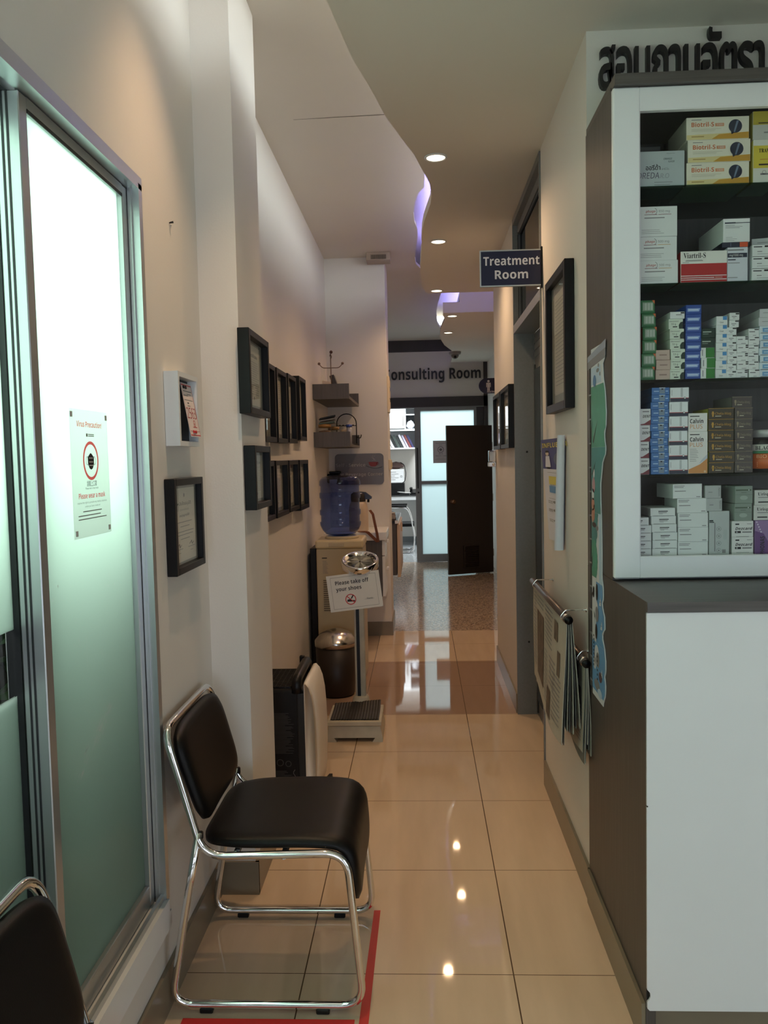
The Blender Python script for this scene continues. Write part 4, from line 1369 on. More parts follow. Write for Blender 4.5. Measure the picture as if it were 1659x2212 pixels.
mb.M = mb.M @ Matrix.Translation((-0.026, 0, -0.040)) @ Matrix.Rotation(math.radians(45), 4, 'Y')
mb.rect(-0.027, 0.027, -0.002, 0.002, REDINK, y=-0.0008)
mb.M = Matrix.Rotation(-ang, 4, 'Y')
mb.text('Thanks', 0.074, -0.050, 0.008, INK, slant=0.4, width=0.034)
mb.rect(0.048, 0.10, -0.049, -0.0483, INK)
mb.build('print', t)

# ------------------------------------------------------------------ bin
t = thing('waste_bin', 'dark brown bin with a shiny steel domed lid behind the scale', 'bin', (-0.553, 5.12, 0))
MB().lathe([(0.105, 0.0), (0.115, 0.012), (0.120, 0.10), (0.1275, 0.315)], mat('dark_brown_bin', srgb(44, 34, 28), 0.45, var=0.06), (0, 0, 0), 36).build('body', t)
MB().lathe([(0.131, 0.312), (0.132, 0.345), (0.128, 0.352), (0.10, 0.385), (0.055, 0.408), (0.018, 0.418), (1e-6, 0.419)], mat('spun_steel', (0.55, 0.52, 0.48), 0.22, 1.0, bump=0.25, bscale=60, var=0.15, vscale=30, stretch=(1, 1, 0.05)), (0, 0, 0), 40).build('lid', t)

# ------------------------------------------------------------------ water dispenser and bottle
CREAM = mat('aged_cream_plastic', srgb(186, 170, 138), 0.4, var=0.05)
CREAMT = mat('cream_top', srgb(206, 188, 148), 0.35, var=0.04)
t = thing('water_dispenser', 'aged cream water dispenser cabinet standing by the corridor wall', 'water dispenser', (-0.535, 5.50, 0))
MB().box(-0.155, 0.150, -0.16, 0.17, 0.03, 0.900, CREAM, 0.008).build('cabinet', t)
MB().box(-0.160, 0.155, -0.168, 0.175, 0.900, 0.955, CREAMT, 0.012).build('top', t)
MB().lathe([(0.115, 0.955), (0.105, 0.972), (0.085, 0.974), (0.080, 0.955)], CREAMT, (0, 0, 0), 32).build('collar', t)
mb = MB(); mb.M = Matrix.Translation((0, -0.168, 0)); mb.box(-0.07, 0.03, -0.003, 0.001, 0.913, 0.938, CREAM, 0.002); mb.build('badge', t)
mb = MB(); mb.M = Matrix.Translation((0, -0.1605, 0))
mb.rect(-0.118, -0.085, 0.835, 0.842, INK)
for k in range(9):
    mb.rect(-0.114, -0.080 - (k % 3) * 0.004, 0.74 + k * 0.0095, 0.7425 + k * 0.0095, GREYINK)
mb.build('label_print', t)
mb = MB(); SL = mat('vent_shadow', srgb(92, 80, 62), 0.6, var=0.03)
for k in range(15):
    z = 0.49 + k * 0.0142
    mb.box(-0.112, -0.03, -0.164, -0.159, z, z + 0.0052, SL)
mb.build('vent_slots', t)
mb = MB().box(-0.20, -0.158, -0.13, 0.15, 0.04, 0.90, BLACK, 0.004)
mb.build('condenser', t)
for x in (-0.12, 0.12):
    for y in (-0.13, 0.14):
        MB().cyl((x, y, 0), (x, y, 0.03), 0.015, BLACK, 12).build('foot', t)
mb = MB(); mb.cyl((0.15, -0.05, 0.76), (0.19, -0.05, 0.75), 0.012, PWHITE, 12).cyl((0.15, 0.05, 0.76), (0.19, 0.05, 0.75), 0.012, PWHITE, 12); mb.build('tap', t)
t = thing('water_bottle', 'large ribbed blue water bottle upside down on the dispenser', 'water bottle', (-0.54, 5.495, 0.957))
R = 0.136
prof = [(0.028, 0.0), (0.060, 0.018), (0.100, 0.028), (0.122, 0.055), (R, 0.085), (R + 0.002, 0.105), (R - 0.006, 0.112), (R - 0.006, 0.150), (R + 0.001, 0.158), (R + 0.001, 0.186), (R - 0.006, 0.194), (R - 0.006, 0.262),
        (R + 0.001, 0.270), (R + 0.001, 0.300), (R - 0.006, 0.308), (R - 0.006, 0.345), (R + 0.001, 0.353), (R, 0.383), (0.118, 0.405), (0.085, 0.413), (0.05, 0.405), (1e-6, 0.402)]
MB().lathe(prof, BLUEG, (0, 0, 0), 48).build('bottle', t)
MB().lathe([(r * 0.97 if r > 0.01 else r, z + 0.001) for r, z in prof[:14]] + [(1e-6, 0.306)], pane_mat('still_water', (0.80, 0.86, 0.97)), (0, 0, 0), 48).build('water', t)
t = thing('hand_soap_holder', 'black holder with a white label on the wall behind the water bottle', 'dispenser', (-0.755, 6.70, 1.29))
MB().box(0, 0.10, -0.05, 0.05, 0, 0.075, BLACK, 0.01).build('body', t)
MB().box(0.02, 0.08, -0.0515, -0.0495, 0.0, 0.03, PAPER).build('label', t)
MB().box(0.015, 0.11, -0.03, 0.03, 0.075, 0.095, BLACK, 0.006).build('lid', t)

# ------------------------------------------------------------------ hanging drawer cabinet, flask, beverage sign
t = thing('drawer_cabinet', 'white-topped drawer cabinet with a dark side under the beverage sign', 'cabinet', (-0.515, 6.58, 0.41))
MB().box(-0.235, 0.205, -0.24, 0.258, 0, 0.44, WOODD).build('carcass', t)
MB().box(-0.238, 0.245, -0.26, 0.258, 0.44, 0.505, WHITEL, 0.004).build('worktop', t)
for z0, z1 in ((0.0, 0.315), (0.32, 0.436)):
    dr = MB().box(0.207, 0.232, -0.235, 0.256, z0, z1, WHITEL, 0.003).build('drawer', t)
    MB().box(0.232, 0.25, -0.03, 0.03, (z0 + z1) / 2 + 0.02, (z0 + z1) / 2 + 0.045, WHITEL, 0.004).build('handle', dr)
FLB = mat('flask_cream', srgb(205, 184, 160), 0.4, var=0.03)
t = thing('pump_flask', 'cream pump flask with a dark spout lid behind the water bottle', 'flask', (-0.49, 6.45, 0.915))
MB().lathe([(0.072, 0), (0.076, 0.01), (0.076, 0.17), (0.068, 0.21), (0.055, 0.235)], FLB, (0, 0, 0), 32).build('body', t)
MB().lathe([(0.058, 0.232), (0.06, 0.26), (0.058, 0.29), (0.04, 0.305), (1e-6, 0.31)], mat('flask_lid', srgb(46, 44, 44), 0.25, var=0.04), (0, 0, 0), 28).build('lid', t)
MB().prism([(0.0, 0.262), (0.0, 0.312), (0.06, 0.305), (0.108, 0.268), (0.104, 0.252), (0.07, 0.248)], 'y', -0.025, 0.025, MATS['flask_lid']).cyl((0.08, 0, 0.25), (0.078, 0, 0.225), 0.009, BLACK, 10).build('spout', t)
STR = mat('brown_strap', srgb(112, 62, 36), 0.6, var=0.08)
t = thing('leather_strap', 'brown strap draped over the front edge of the drawer cabinet', 'strap', (-0.39, 6.315, 0.915))
mb = MB()
mb.M = Matrix.Identity(4)
def ribbon(mb, pts, w, m):
    vs, fs = [], []
    for i, (p, d) in enumerate(pts):
        p, d = Vector(p), Vector(d).normalized() * w / 2
        vs += [tuple(p - d), tuple(p + d)]
    for i in range(len(pts) - 1):
        fs.append((2 * i, 2 * i + 1, 2 * i + 3, 2 * i + 2))
    k = len(vs)
    mb.add(vs + [(v[0], v[1] + 0.003, v[2]) for v in vs], fs + [tuple(k + j for j in f[::-1]) for f in fs], m)
ribbon(mb, [((-0.10, 0.02, 0.006), (0, 1, 0.2)), ((-0.04, -0.004, 0.006), (0.3, 1, 0.5)), ((-0.02, -0.012, 0.0), (1, 0, 0.8)), ((0.04, -0.014, -0.06), (1, 0, 0.9)), ((0.055, -0.014, -0.075), (1, 0, 0.3))], 0.022, STR)
ribbon(mb, [((-0.005, 0.03, 0.17), (1, 0, 0.3)), ((0.02, -0.005, 0.14), (1, 0, 0.4)), ((0.036, -0.018, 0.06), (1, 0, 0.1)), ((0.05, -0.02, -0.01), (1, 0, 0.1)), ((0.058, -0.018, -0.075), (1, 0, 0.1))], 0.02, STR)
mb.build('strap', t)
SGREY = mat('grey_sign', srgb(92, 84, 80), 0.3, var=0.04)
t = thing('beverage_sign', 'grey rounded Self-Service sign with a red cup on the short wall', 'sign', (-0.503, 6.838, 1.268))
mb = MB()
w, h, r = 0.404, 0.256, 0.032
pts = []
for cx, cz, a0 in ((w / 2 - r, h - r, 0), (-w / 2 + r, h - r, 90), (-w / 2 + r, r, 180), (w / 2 - r, r, 270)):
    pts += [(cx + r * math.cos(math.radians(a0 + 15 * k)), cz + r * math.sin(math.radians(a0 + 15 * k))) for k in range(7)]
mb.prism(pts, 'y', -0.012, -0.001, SGREY)
mb.build('board', t)
SL2 = mat('sign_light_grey', srgb(150, 144, 140), 0.5, var=0.02)
mb = MB(); mb.M = Matrix.Translation((0, -0.0122, 0))
mb.text('Self - Service', -0.195, 0.150, 0.026, SL2, al='L', bold=True, width=0.245)
mb.text('Hot Beverage Corner', 0.0, 0.072, 0.026, SL2, bold=True, width=0.385)
CUP = mat('cup_red', srgb(120, 40, 44), 0.5, var=0.03)
mb.pl([(0.075, 0.186), (0.155, 0.186), (0.150, 0.163), (0.135, 0.148), (0.098, 0.148), (0.082, 0.163)][::-1], CUP)
mb.ring(0.153, 0.172, 0.006, 0.010, CUP, n=16)
mb.tube([(0.055 + 0.0135 * k, -0.001, 0.163 - 0.030 * math.sin(PI * min(1, 0.08 + k * 0.072))) for k in range(11)], 0.0018, INK, 5)
for s in (0, 1):
    mb.tube([(0.112 + s * 0.012 + 0.006 * math.sin(k * 0.9 + s), -0.001, 0.195 + k * 0.006) for k in range(8)], 0.0022, SL2, 5)
mb.build('print', t)

# ------------------------------------------------------------------ two wall shelves along the corridor wall
def wall_shelf(label, y0, y1, z, hh):
    t = thing('wall_shelf', label, 'shelf', (-0.755, (y0 + y1) / 2, z), group='dark wall shelves above the water dispenser')
    L = (y1 - y0) / 2
    MB().box(0, 0.26, -L + 0.018, L - 0.018, 0, 0.02, WOODD).build('board', t)
    MB().box(0, 0.26, -L, -L + 0.018, 0, hh, WOODD).build('end_panel', t)
    MB().box(0, 0.26, L - 0.018, L, 0, hh, WOODD).build('end_panel', t)
    MB().box(0, 0.016, -L + 0.018, L - 0.018, 0.02, hh, WOODD).build('back_panel', t)
    return t
wall_shelf('upper dark laminate shelf on the corridor wall', 5.88, 6.82, 1.910, 0.107)
wall_shelf('lower dark laminate shelf on the corridor wall', 5.88, 6.82, 1.570, 0.107)
# upper shelf: hook stand, pale pot, brown case
t = thing('mug_tree', 'wire mug stand with wooden ball ends on the upper shelf', 'mug stand', (-0.632, 6.0, 1.930))
WIRE = mat('bronze_wire', srgb(120, 98, 82), 0.4, 0.5, var=0.05)
MB().lathe([(0.05, 0), (0.05, 0.008), (0.008, 0.014)], WIRE, (0, 0, 0), 24).tube([(0, 0, 0), (0, 0, 0.31)], 0.0035, WIRE, 8).build('stem', t)
for s in (-1, 1):
    MB().tube(smooth_path([(0, 0, 0.212), (s * 0.06, 0, 0.212), (s * 0.082, 0, 0.238)], 0.02), 0.003, WIRE, 8).build('arm', t)
    MB().sphere((s * 0.085, 0, 0.243), 0.010, WIRE).build('ball', t)
MB().tube([(0, -0.0, 0.275), (0.008, -0.01, 0.29), (0, -0.012, 0.315), (-0.006, -0.005, 0.295)], 0.0025, WIRE, 6).build('hook', t)
MB().sphere((0.004, 0, 0.325), 0.012, mat('ball_brown', srgb(82, 42, 28), 0.4, var=0.05)).build('top_ball', t)
t = thing('clear_vase', 'tall pale glass vase left of the mug stand on the upper shelf', 'vase', (-0.695, 6.05, 1.930))
MB().lathe([(0.026, 0), (0.028, 0.01), (0.020, 0.10), (0.014, 0.19), (0.018, 0.225)], GLASS, (0, 0, 0), 24).build('glass', t)
MB().lathe([(1e-6, 0.001), (0.024, 0.002), (0.024, 0.035), (1e-6, 0.036)], FLB, (0, 0, 0), 20).build('sand', t)
t = thing('snack_box', 'dark wrapped box leaning on the mug stand on the upper shelf', 'box', (-0.585, 6.12, 1.930))
mb = MB(); mb.M = Matrix.Rotation(-0.32, 4, 'Y'); mb.box(-0.014, 0.02, -0.05, 0.05, 0.006, 0.175, mat('dark_wrapper', srgb(58, 48, 42), 0.3, var=0.2, vscale=30), 0.003); mb.build('carton', t)
mb = MB(); mb.M = Matrix.Rotation(-0.32, 4, 'Y'); mb.box(-0.016, -0.0142, -0.03, 0.05, 0.10, 0.16, FLB); mb.build('flap', t)
t = thing('paper_bag', 'small cream paper packet at the foot of the mug stand', 'packet', (-0.66, 5.94, 1.930))
MB().prism([(-0.035, 0), (0.035, 0), (0.03, 0.105), (-0.028, 0.115)], 'y', -0.012, 0.012, FLB).build('packet', t)
# lower shelf
z = 1.590
t = thing('snack_jar', 'glass jar of brown snacks at the left end of the lower shelf', 'jar', (-0.69, 6.02, z))
MB().lathe([(0.045, 0), (0.048, 0.01), (0.048, 0.115), (0.04, 0.125)], GLASS, (0, 0, 0), 28).build('glass', t)
MB().lathe([(1e-6, 0.004), (0.043, 0.005), (0.043, 0.10), (1e-6, 0.105)], mat('snack_brown', srgb(88, 58, 38), 0.7, var=0.4, vscale=50), (0, 0, 0), 24).build('snacks', t)
MB().lathe([(0.046, 0.122), (0.047, 0.145), (1e-6, 0.150)], mat('orange_lid', srgb(150, 108, 58), 0.4, var=0.05), (0, 0, 0), 28).build('lid', t)
t = thing('snack_jar', 'wide jar of reddish snacks beside the tall glass on the lower shelf', 'jar', (-0.640, 6.16, z))
MB().lathe([(0.04, 0), (0.044, 0.01), (0.044, 0.10), (0.036, 0.112)], GLASS, (0, 0, 0), 28).build('glass', t)
MB().lathe([(1e-6, 0.004), (0.039, 0.005), (0.039, 0.085), (1e-6, 0.09)], mat('snack_red', srgb(120, 60, 44), 0.6, var=0.4, vscale=40), (0, 0, 0), 24).build('snacks', t)
MB().lathe([(0.042, 0.110), (0.043, 0.132), (1e-6, 0.136)], MATS['orange_lid'], (0, 0, 0), 28).build('lid', t)
for k, (nm, c, dz) in enumerate((('green', (70, 92, 84), 0.150), ('grey', (128, 124, 116), 0.172), ('black', (28, 26, 25), 0.19))):
    mb = MB(); mb.M = Matrix.Rotation(-0.10 - 0.05 * k, 4, 'Y') @ Matrix.Rotation(0.1 * k, 4, 'Z')
    mb.box(-0.06, 0.055, -0.05, 0.05, 0.002, 0.014, mat('booklet_%d' % k, srgb(*c), 0.5, var=0.05), 0.001)
    tag(mb.build('booklet', None, (-0.672, 6.07, z + dz)), '%s booklet in the small pile on the snack jar lids' % nm, 'booklet', 'booklets on the jars')
t = thing('tall_glass', 'tall empty drinking glass in the middle of the lower shelf', 'glass', (-0.612, 5.97, z))
MB().lathe([(1e-6, 0.004), (0.020, 0.004), (0.024, 0.15), (0.025, 0.15), (0.021, 0.0), (1e-6, 0.0)], GLASS, (0, 0, 0), 28).build('glass', t)
t = thing('coffee_jar', 'cream coffee jar on the right of the lower shelf', 'jar', (-0.548, 6.10, z))
MB().lathe([(0.032, 0), (0.034, 0.008), (0.034, 0.075), (0.028, 0.085)], mat('jar_cream', srgb(222, 196, 160), 0.4, var=0.03), (0, 0, 0), 28).build('body', t)
MB().lathe([(0.031, 0.084), (0.031, 0.108), (1e-6, 0.110)], FLB, (0, 0, 0), 28).build('lid', t)
t = thing('wire_rack', 'black wire rack with an arched handle on the lower shelf', 'rack', (-0.555, 6.30, z))
arch = [(-0.075, 0, 0.0), (-0.075, 0, 0.14)] + [(0.075 * -math.cos(PI * k / 12), 0, 0.16 + 0.075 * math.sin(PI * k / 12)) for k in range(13)] + [(0.075, 0, 0.14), (0.075, 0, 0.0)]
MB().tube(arch, 0.004, BLACK, 8).build('arch', t)
mb = MB().tube([(-0.075, 0, 0.145), (0.075, 0, 0.145)], 0.003, BLACK, 6)
for k in range(5):
    mb.sphere((-0.05 + k * 0.025, -0.004, 0.148), 0.006, BLACK, 8)
mb.tube([(-0.075, -0.04, 0.004), (0.075, -0.04, 0.004), (0.075, 0.04, 0.004), (-0.075, 0.04, 0.004)], 0.003, BLACK, 6, closed=True)
mb.tube(smooth_path([(0.075, -0.01, 0.06), (0.105, -0.01, 0.045), (0.112, -0.01, 0.075)], 0.015), 0.004, BLACK, 6)
mb.build('basket', t)
t = thing('sweetener_tube', 'clear tube with a blue cap at the right edge of the lower shelf', 'tube', (-0.512, 6.02, z))
MB().lathe([(0.020, 0), (0.020, 0.125)], mat('frosty_plastic', srgb(150, 150, 156), 0.3, var=0.05), (0, 0, 0), 20).build('body', t)
MB().lathe([(0.022, 0.123), (0.022, 0.142), (1e-6, 0.143)], mat('blue_cap', srgb(52, 72, 140), 0.4, var=0.03), (0, 0, 0), 20).build('cap', t)
MB().box(-0.009, 0.009, -0.0215, -0.0195, 0.015, 0.06, mat('tube_red', srgb(120, 70, 60), 0.5, var=0.05)).build('sticker', t)

# ------------------------------------------------------------------ treatment room sign, brochure, newspapers
t = thing('treatment_room_sign', 'navy Treatment Room sign jutting from the wall under the ceiling', 'sign', (XR, 3.63, 2.209))
mb = MB().box(-0.266, 0, -0.006, 0.006, 0, 0.150, NAVY)
mb.build('board', t)
mb = MB()
for a in ((-0.268, 0.0, -0.002, 0.003), (-0.268, 0.0, 0.147, 0.152), (-0.268, -0.263, 0.003, 0.147), (-0.004, 0.0, 0.003, 0.147)):
    mb.box(a[0], a[1], -0.008, 0.008, a[2], a[3], ALU)
mb.build('rim', t)
mb = MB()
mb.text('Treatment', -0.133, 0.088, 0.036, WINK, y=-0.0066, bold=True, width=0.240)
mb.text('Room', -0.133, 0.030, 0.036, WINK, y=-0.0066, bold=True, width=0.142)
mb.build('print', t)
MB().box(-0.008, 0.0, -0.012, 0.012, -0.012, 0.162, BLACK, 0.002).build('bracket', t)

t = thing('influenza_brochure', 'blue-topped INFLUENZA brochure curling off the wall below the tall frame', 'brochure', (XR, 3.18, 1.135))
BLUEP = mat('brochure_blue', srgb(52, 56, 118), 0.45, var=0.04)
YEL = mat('brochure_yellow', srgb(216, 202, 90), 0.5, var=0.03)
SKY = mat('brochure_sky', srgb(92, 146, 196), 0.5, var=0.03)
BPAP = mat('brochure_paper', srgb(216, 220, 232), 0.5, var=0.015)
Z1, Z0 = 0.410, 0.0
def sheet_pt(u, v):
    """u 0 far edge .. 1 where the roll starts, v 0 bottom .. 1 top"""
    yf, yn = 0.23 + 0.215 * v, -0.055 - 0.045 * v
    return (-0.004 - 0.010 * (1 - u) ** 2, yf + (yn - yf) * u, Z1 * v)
mb = MB()
nu, nv = 10, 10
for i in range(nu):
    for j in range(nv):
        a, b, c, d = [sheet_pt((i + p) / nu, (j + q) / nv) for p, q in ((0, 0), (1, 0), (1, 1), (0, 1))]
        m = BLUEP if j / nv > 0.68 else BPAP
        mb.add([a, b, c, d], [(0, 1, 2, 3)], m, True)
        mb.add([(q[0] + 0.0012, q[1], q[2]) for q in (a, d, c, b)], [(0, 1, 2, 3)], BPAP, True)
mb.build('sheet', t)
mb = MB()
vs, fs = [], []
for j in range(nv + 1):
    v = j / nv
    q = sheet_pt(1, v)
    r = 0.0145 + 0.004 * (1 - v)
    zz = -0.012 + (Z1 + 0.018) * v
    for i in range(15):
        a = PI / 2 - 1.75 * PI * i / 14
        vs.append((-0.006 - r - r * math.cos(a + PI / 2) * 1.0, q[1] - r * 0.9 + r * math.sin(a + PI / 2), zz))
for j in range(nv):
    for i in range(14):
        fs.append((j * 15 + i, j * 15 + i + 1, (j + 1) * 15 + i + 1, (j + 1) * 15 + i))
mb.add(vs, fs, BPAP, True)
mb.build('rolled_edge', t)['label'] = 'white rolled-up edge of the brochure'
class SheetMB(MB):
    def add(self, vs, fs, m, smooth=False):
        out = []
        for x, y, z in vs:
            q = sheet_pt(x, z)
            out.append((q[0] - 0.0015, q[1], q[2]))
        return MB.add(self, out, fs, m, smooth)
mb = SheetMB()
mb.text('INFLUENZA', 0.05, 0.915, 0.045, YEL, al='L', bold=True, width=1.05)
mb.disc(0.24, 0.855, 0.022, FLB, rx=0.07); mb.pl([(0.17, 0.865), (0.31, 0.865), (0.29, 0.885), (0.19, 0.885)], INK)
mb.pl([(0.13, 0.72), (0.38, 0.72), (0.33, 0.83), (0.17, 0.83)], BPAP); mb.pl([(0.2, 0.70), (0.34, 0.70), (0.34, 0.72), (0.2, 0.72)], INK)
mb.disc(0.72, 0.80, 0.06, MATS['navy_sign'], rx=0.2)
mb.text('Q', 0.72, 0.78, 0.03, SKY)
mb.rect(0.25, 0.95, 0.55, 0.63, YEL); mb.disc(0.38, 0.605, 0.012, REDINK, rx=0.05); mb.disc(0.36, 0.575, 0.012, REDINK, rx=0.05)
mb.rect(0.25, 0.95, 0.47, 0.535, SKY)
for k in range(3):
    mb.rect(0.42, 0.88, 0.485 + 0.015 * k, 0.490 + 0.015 * k, BPAP, y=-0.001)
for k in range(4):
    mb.rect(0.20, 0.9, 0.665 - 0.0 - 0.255 * (k == 3), 0.668 - 0.255 * (k == 3), GREYINK)
for z in (0.38, 0.30, 0.20):
    mb.disc(0.5, z, 0.012, GREYINK, rx=0.1)
    mb.lines(0.62, 0.98, z - 0.025, z + 0.02, 4, GREYINK, 0.004)
    mb.lines(0.15, 0.38, z - 0.02, z + 0.01, 3, GREYINK, 0.004)
mb.build('print', t)

NEWS = mat('newsprint', srgb(178, 174, 162), 0.8, var=0.04, vscale=20)
NEWSD = mat('newsprint_grey', srgb(120, 124, 120), 0.8, var=0.10, vscale=40)
PHOTO = mat('news_photo', srgb(98, 86, 74), 0.7, var=0.4, vscale=25)
BLUEN = mat('news_blue', srgb(150, 170, 178), 0.7, var=0.06)
RODM = mat('rod_brown', srgb(92, 80, 76), 0.3, 0.3, var=0.06)
def newspaper(label, loc, length, drop, seed, layers, tk):
    """folded newspapers clamped in a rod; local x runs towards the viewer's right (near end), face -y"""
    rnd = random.Random(seed)
    t = thing('newspaper', label, 'newspaper', loc, RR, group='newspapers hanging on the wall rack')
    L = length
    ph = [rnd.uniform(0, 6) for _ in range(4)]
    def pt(x, s, k):
        """x along the rod (-L/2 .. L/2), s 0 top .. 1 bottom, k layer"""
        fan = (x / L + 0.5)
        ly = drop * (1 - 0.10 * fan * fan + 0.05 * math.sin(5 * x / L + ph[1] + k * 1.7)) + 0.02 * math.sin(k * 2.1 + ph[2]) + (0.05 * k / max(1, layers - 1)) * fan
        y = -0.004 + tk * (k - layers / 2.0) * (0.25 + 0.75 * fan) * (0.4 + s) + 0.004 * math.sin(3 * s + 4 * x / L + ph[0] + k * 0.4) * s
        return (x, -y, -0.012 - ly * s)
    mb = MB()
    nx, ns = 16, 14
    for k in range(layers):
        m = NEWS if k % 3 != 1 else NEWSD
        vs = [pt(-L / 2 + L * i / nx - 0.012 * (k % 2), j / ns, k) for j in range(ns + 1) for i in range(nx + 1)]
        fs = [(j * (nx + 1) + i, (j + 1) * (nx + 1) + i, (j + 1) * (nx + 1) + i + 1, j * (nx + 1) + i + 1) for j in range(ns) for i in range(nx)]
        mb.add(vs, fs, m, True)
        mb.add([(v[0], v[1] + 0.0022, v[2]) for v in vs], [f[::-1] for f in fs], NEWSD, True)
        e = [j * (nx + 1) + nx for j in range(ns + 1)]
        mb.add([vs[q] for q in e] + [(vs[q][0], vs[q][1] + 0.0022, vs[q][2]) for q in e], [(j, j + 1, ns + 1 + j + 1, ns + 1 + j) for j in range(ns)], NEWSD if k % 2 else NEWS)
    mb.build('sheet', t)
    kk = layers - 1
    class P_(MB):
        def add(self, vs, fs, m, smooth=False):
            return MB.add(self, [(lambda q: (q[0], q[1] - 0.0016 + v[1], q[2]))(pt(v[0], v[2], kk)) for v in vs], fs, m, smooth)
    pr = P_()
    def block(x0, x1, s0, s1, m):
        n = 6
        for i in range(n):
            a, b = x0 + (x1 - x0) * i / n, x0 + (x1 - x0) * (i + 1) / n
            for j in range(4):
                c, d = s0 + (s1 - s0) * j / 4, s0 + (s1 - s0) * (j + 1) / 4
                pr.add([(a, 0, d), (b, 0, d), (b, 0, c), (a, 0, c)], [(0, 1, 2, 3)], m)
    block(-0.34 * L, -0.12 * L, 0.20, 0.86, PHOTO)
    block(0.20 * L, 0.30 * L, 0.08, 0.24, PHOTO)
    block(0.30 * L, 0.38 * L, 0.30, 0.50, PHOTO)
    block(0.02 * L, 0.14 * L, 0.72, 0.96, PHOTO)
    for c0, c1, s0, s1 in ((-0.46, -0.36, 0.05, 0.85), (-0.08, 0.16, 0.05, 0.40), (-0.08, 0.02, 0.45, 0.92), (0.06, 0.26, 0.44, 0.70), (-0.34, -0.10, 0.05, 0.17), (0.18, 0.44, 0.52, 0.92)):
        n = max(2, int((s1 - s0) * 26))
        for i in range(n):
            s = s0 + (s1 - s0) * i / n
            block(c0 * L, c1 * L - 0.03 * L * rnd.random(), s, s + 0.011, GREYINK)
    pr.build('print', t)
    mb = MB()
    mb.cyl((-L / 2 - 0.02, 0, 0), (L / 2 + 0.02, 0, 0), 0.013, RODM, 16)
    mb.cyl((L / 2 - 0.02, 0, 0), (L / 2 - 0.005, 0, 0), 0.0155, STEEL, 16)
    mb.cyl((L / 2 + 0.015, 0, 0), (L / 2 + 0.022, 0, 0), 0.014, BLACK, 16)
    mb.build('rod', t)
    return t
newspaper('newspapers on the upper wall rod, a photo down the left of the front page', (0.470, 3.09, 0.945), 0.82, 0.385, 3, 7, 0.0070)
newspaper('second bundle of newspapers on the lower rod, mostly behind the upper one', (0.518, 2.93, 0.812), 0.58, 0.30, 8, 6, 0.0030)
for y, z, x in ((2.72, 0.955, 0.470), (3.40, 0.955, 0.470), (2.70, 0.822, 0.518), (3.12, 0.822, 0.518)):
    mb = MB().tube(smooth_path([(0, 0, 0.012), (x - XR + 0.0, 0, 0.012), (x - XR - 0.016, 0, -0.008), (x - XR - 0.012, 0, -0.018)], 0.006, 4), 0.0025, CHROME, 8)
    mb.cyl((0, 0, 0.012), (-0.003, 0, 0.012), 0.008, CHROME, 12)
    nm = {(2.72, 0.955): 'near hook of the upper newspaper rod', (3.40, 0.955): 'far hook of the upper newspaper rod', (2.70, 0.822): 'near hook of the lower newspaper rod', (3.12, 0.822): 'far hook of the lower newspaper rod'}[(y, z)]
    tag(mb.build('wall_hook', None, (XR, y, z)), 'small chrome ' + nm, 'hook', 'newspaper rod hooks')

# ------------------------------------------------------------------ medicine counter and cabinet
CX1 = 1.75
t = thing('counter_cabinet', 'white-fronted base cabinet with dark wood-grain side and top', 'cabinet', (1.1, 2.33, 0))
world_part('side_panel', MB().box(0.536, 0.556, 1.992, 2.678, 0.0, 1.1225, WOODD), t)
world_part('worktop', MB().box(0.5365, CX1, 1.978, 2.678, 1.098, 1.123, WOODH), t)
mb = MB()
chip = [(0.5345, 0.106), (CX1, 0.106), (CX1, 1.096), (0.5345, 1.096)]
mb.prism([(0.543, 0.100), (CX1, 0.100), (CX1, 1.096), (0.5385, 1.096), (0.5365, 1.094), (0.5365, 0.155), (0.539, 0.152), (0.544, 0.146), (0.545, 0.136), (0.5415, 0.128), (0.5375, 0.124), (0.5375, 0.106)], 'y', 1.985, 2.003, WHITEL)
world_part('front_panel', mb, t)
mb = MB().box(0.5375, 0.545, 1.990, 2.003, 0.122, 0.158, BLACK)
mb.box(0.5362, 0.539, 1.9845, 1.99, 0.618, 0.6215, BLACK)
world_part('chipped_edge', mb, t)
world_part('carcass', MB().box(0.56, CX1, 2.005, 2.67, 0.10, 1.096, WOODD), t)
mb = MB().box(0.56, CX1, 2.03, 2.045, 0, 0.1, BASEB).box(0.5405, 0.56, 1.993, 2.02, 0, 0.105, WOODD)
world_part('toe_kick', mb, t)
struct('baseboard_counter', MB().box(0.526, 0.5355, 1.995, 2.668, 0, 0.112, BASEB))

INT = mat('cabinet_inside', srgb(58, 60, 60), 0.5, var=0.15, vscale=14, stretch=(9, 9, 0.3))
t = thing('medicine_cabinet', 'tall glass-fronted medicine cabinet with a white frame', 'cabinet', (1.1, 2.5, 1.124))
world_part('side_panel', MB().box(0.536, 0.556, 2.335, 2.676, 1.124, 2.47, WOODD), t)
world_part('side_panel', MB().box(CX1 - 0.018, CX1, 2.335, 2.676, 1.124, 2.47, WOODD), t)
world_part('back_panel', MB().box(0.556, CX1 - 0.018, 2.655, 2.676, 1.124, 2.47, INT), t)
world_part('bottom_board', MB().box(0.556, CX1 - 0.018, 2.338, 2.655, 1.124, 1.1855, INT), t)
mb = MB().box(0.538, CX1, 2.297, 2.676, 2.463, 2.491, WOODH).box(0.556, CX1 - 0.018, 2.338, 2.655, 2.432, 2.463, INT)
world_part('top_board', mb, t)
mb = MB()
mb.box(0.5362, 0.610, 2.313, 2.335, 1.130, 2.462, WHITEL, 0.004)
mb.box(CX1 - 0.075, CX1, 2.313, 2.335, 1.130, 2.462, WHITEL, 0.004)
mb.box(0.606, CX1 - 0.07, 2.3135, 2.335, 2.399, 2.4615, WHITEL, 0.003)
mb.box(0.606, CX1 - 0.07, 2.3135, 2.335, 1.1305, 1.192, WHITEL, 0.003)
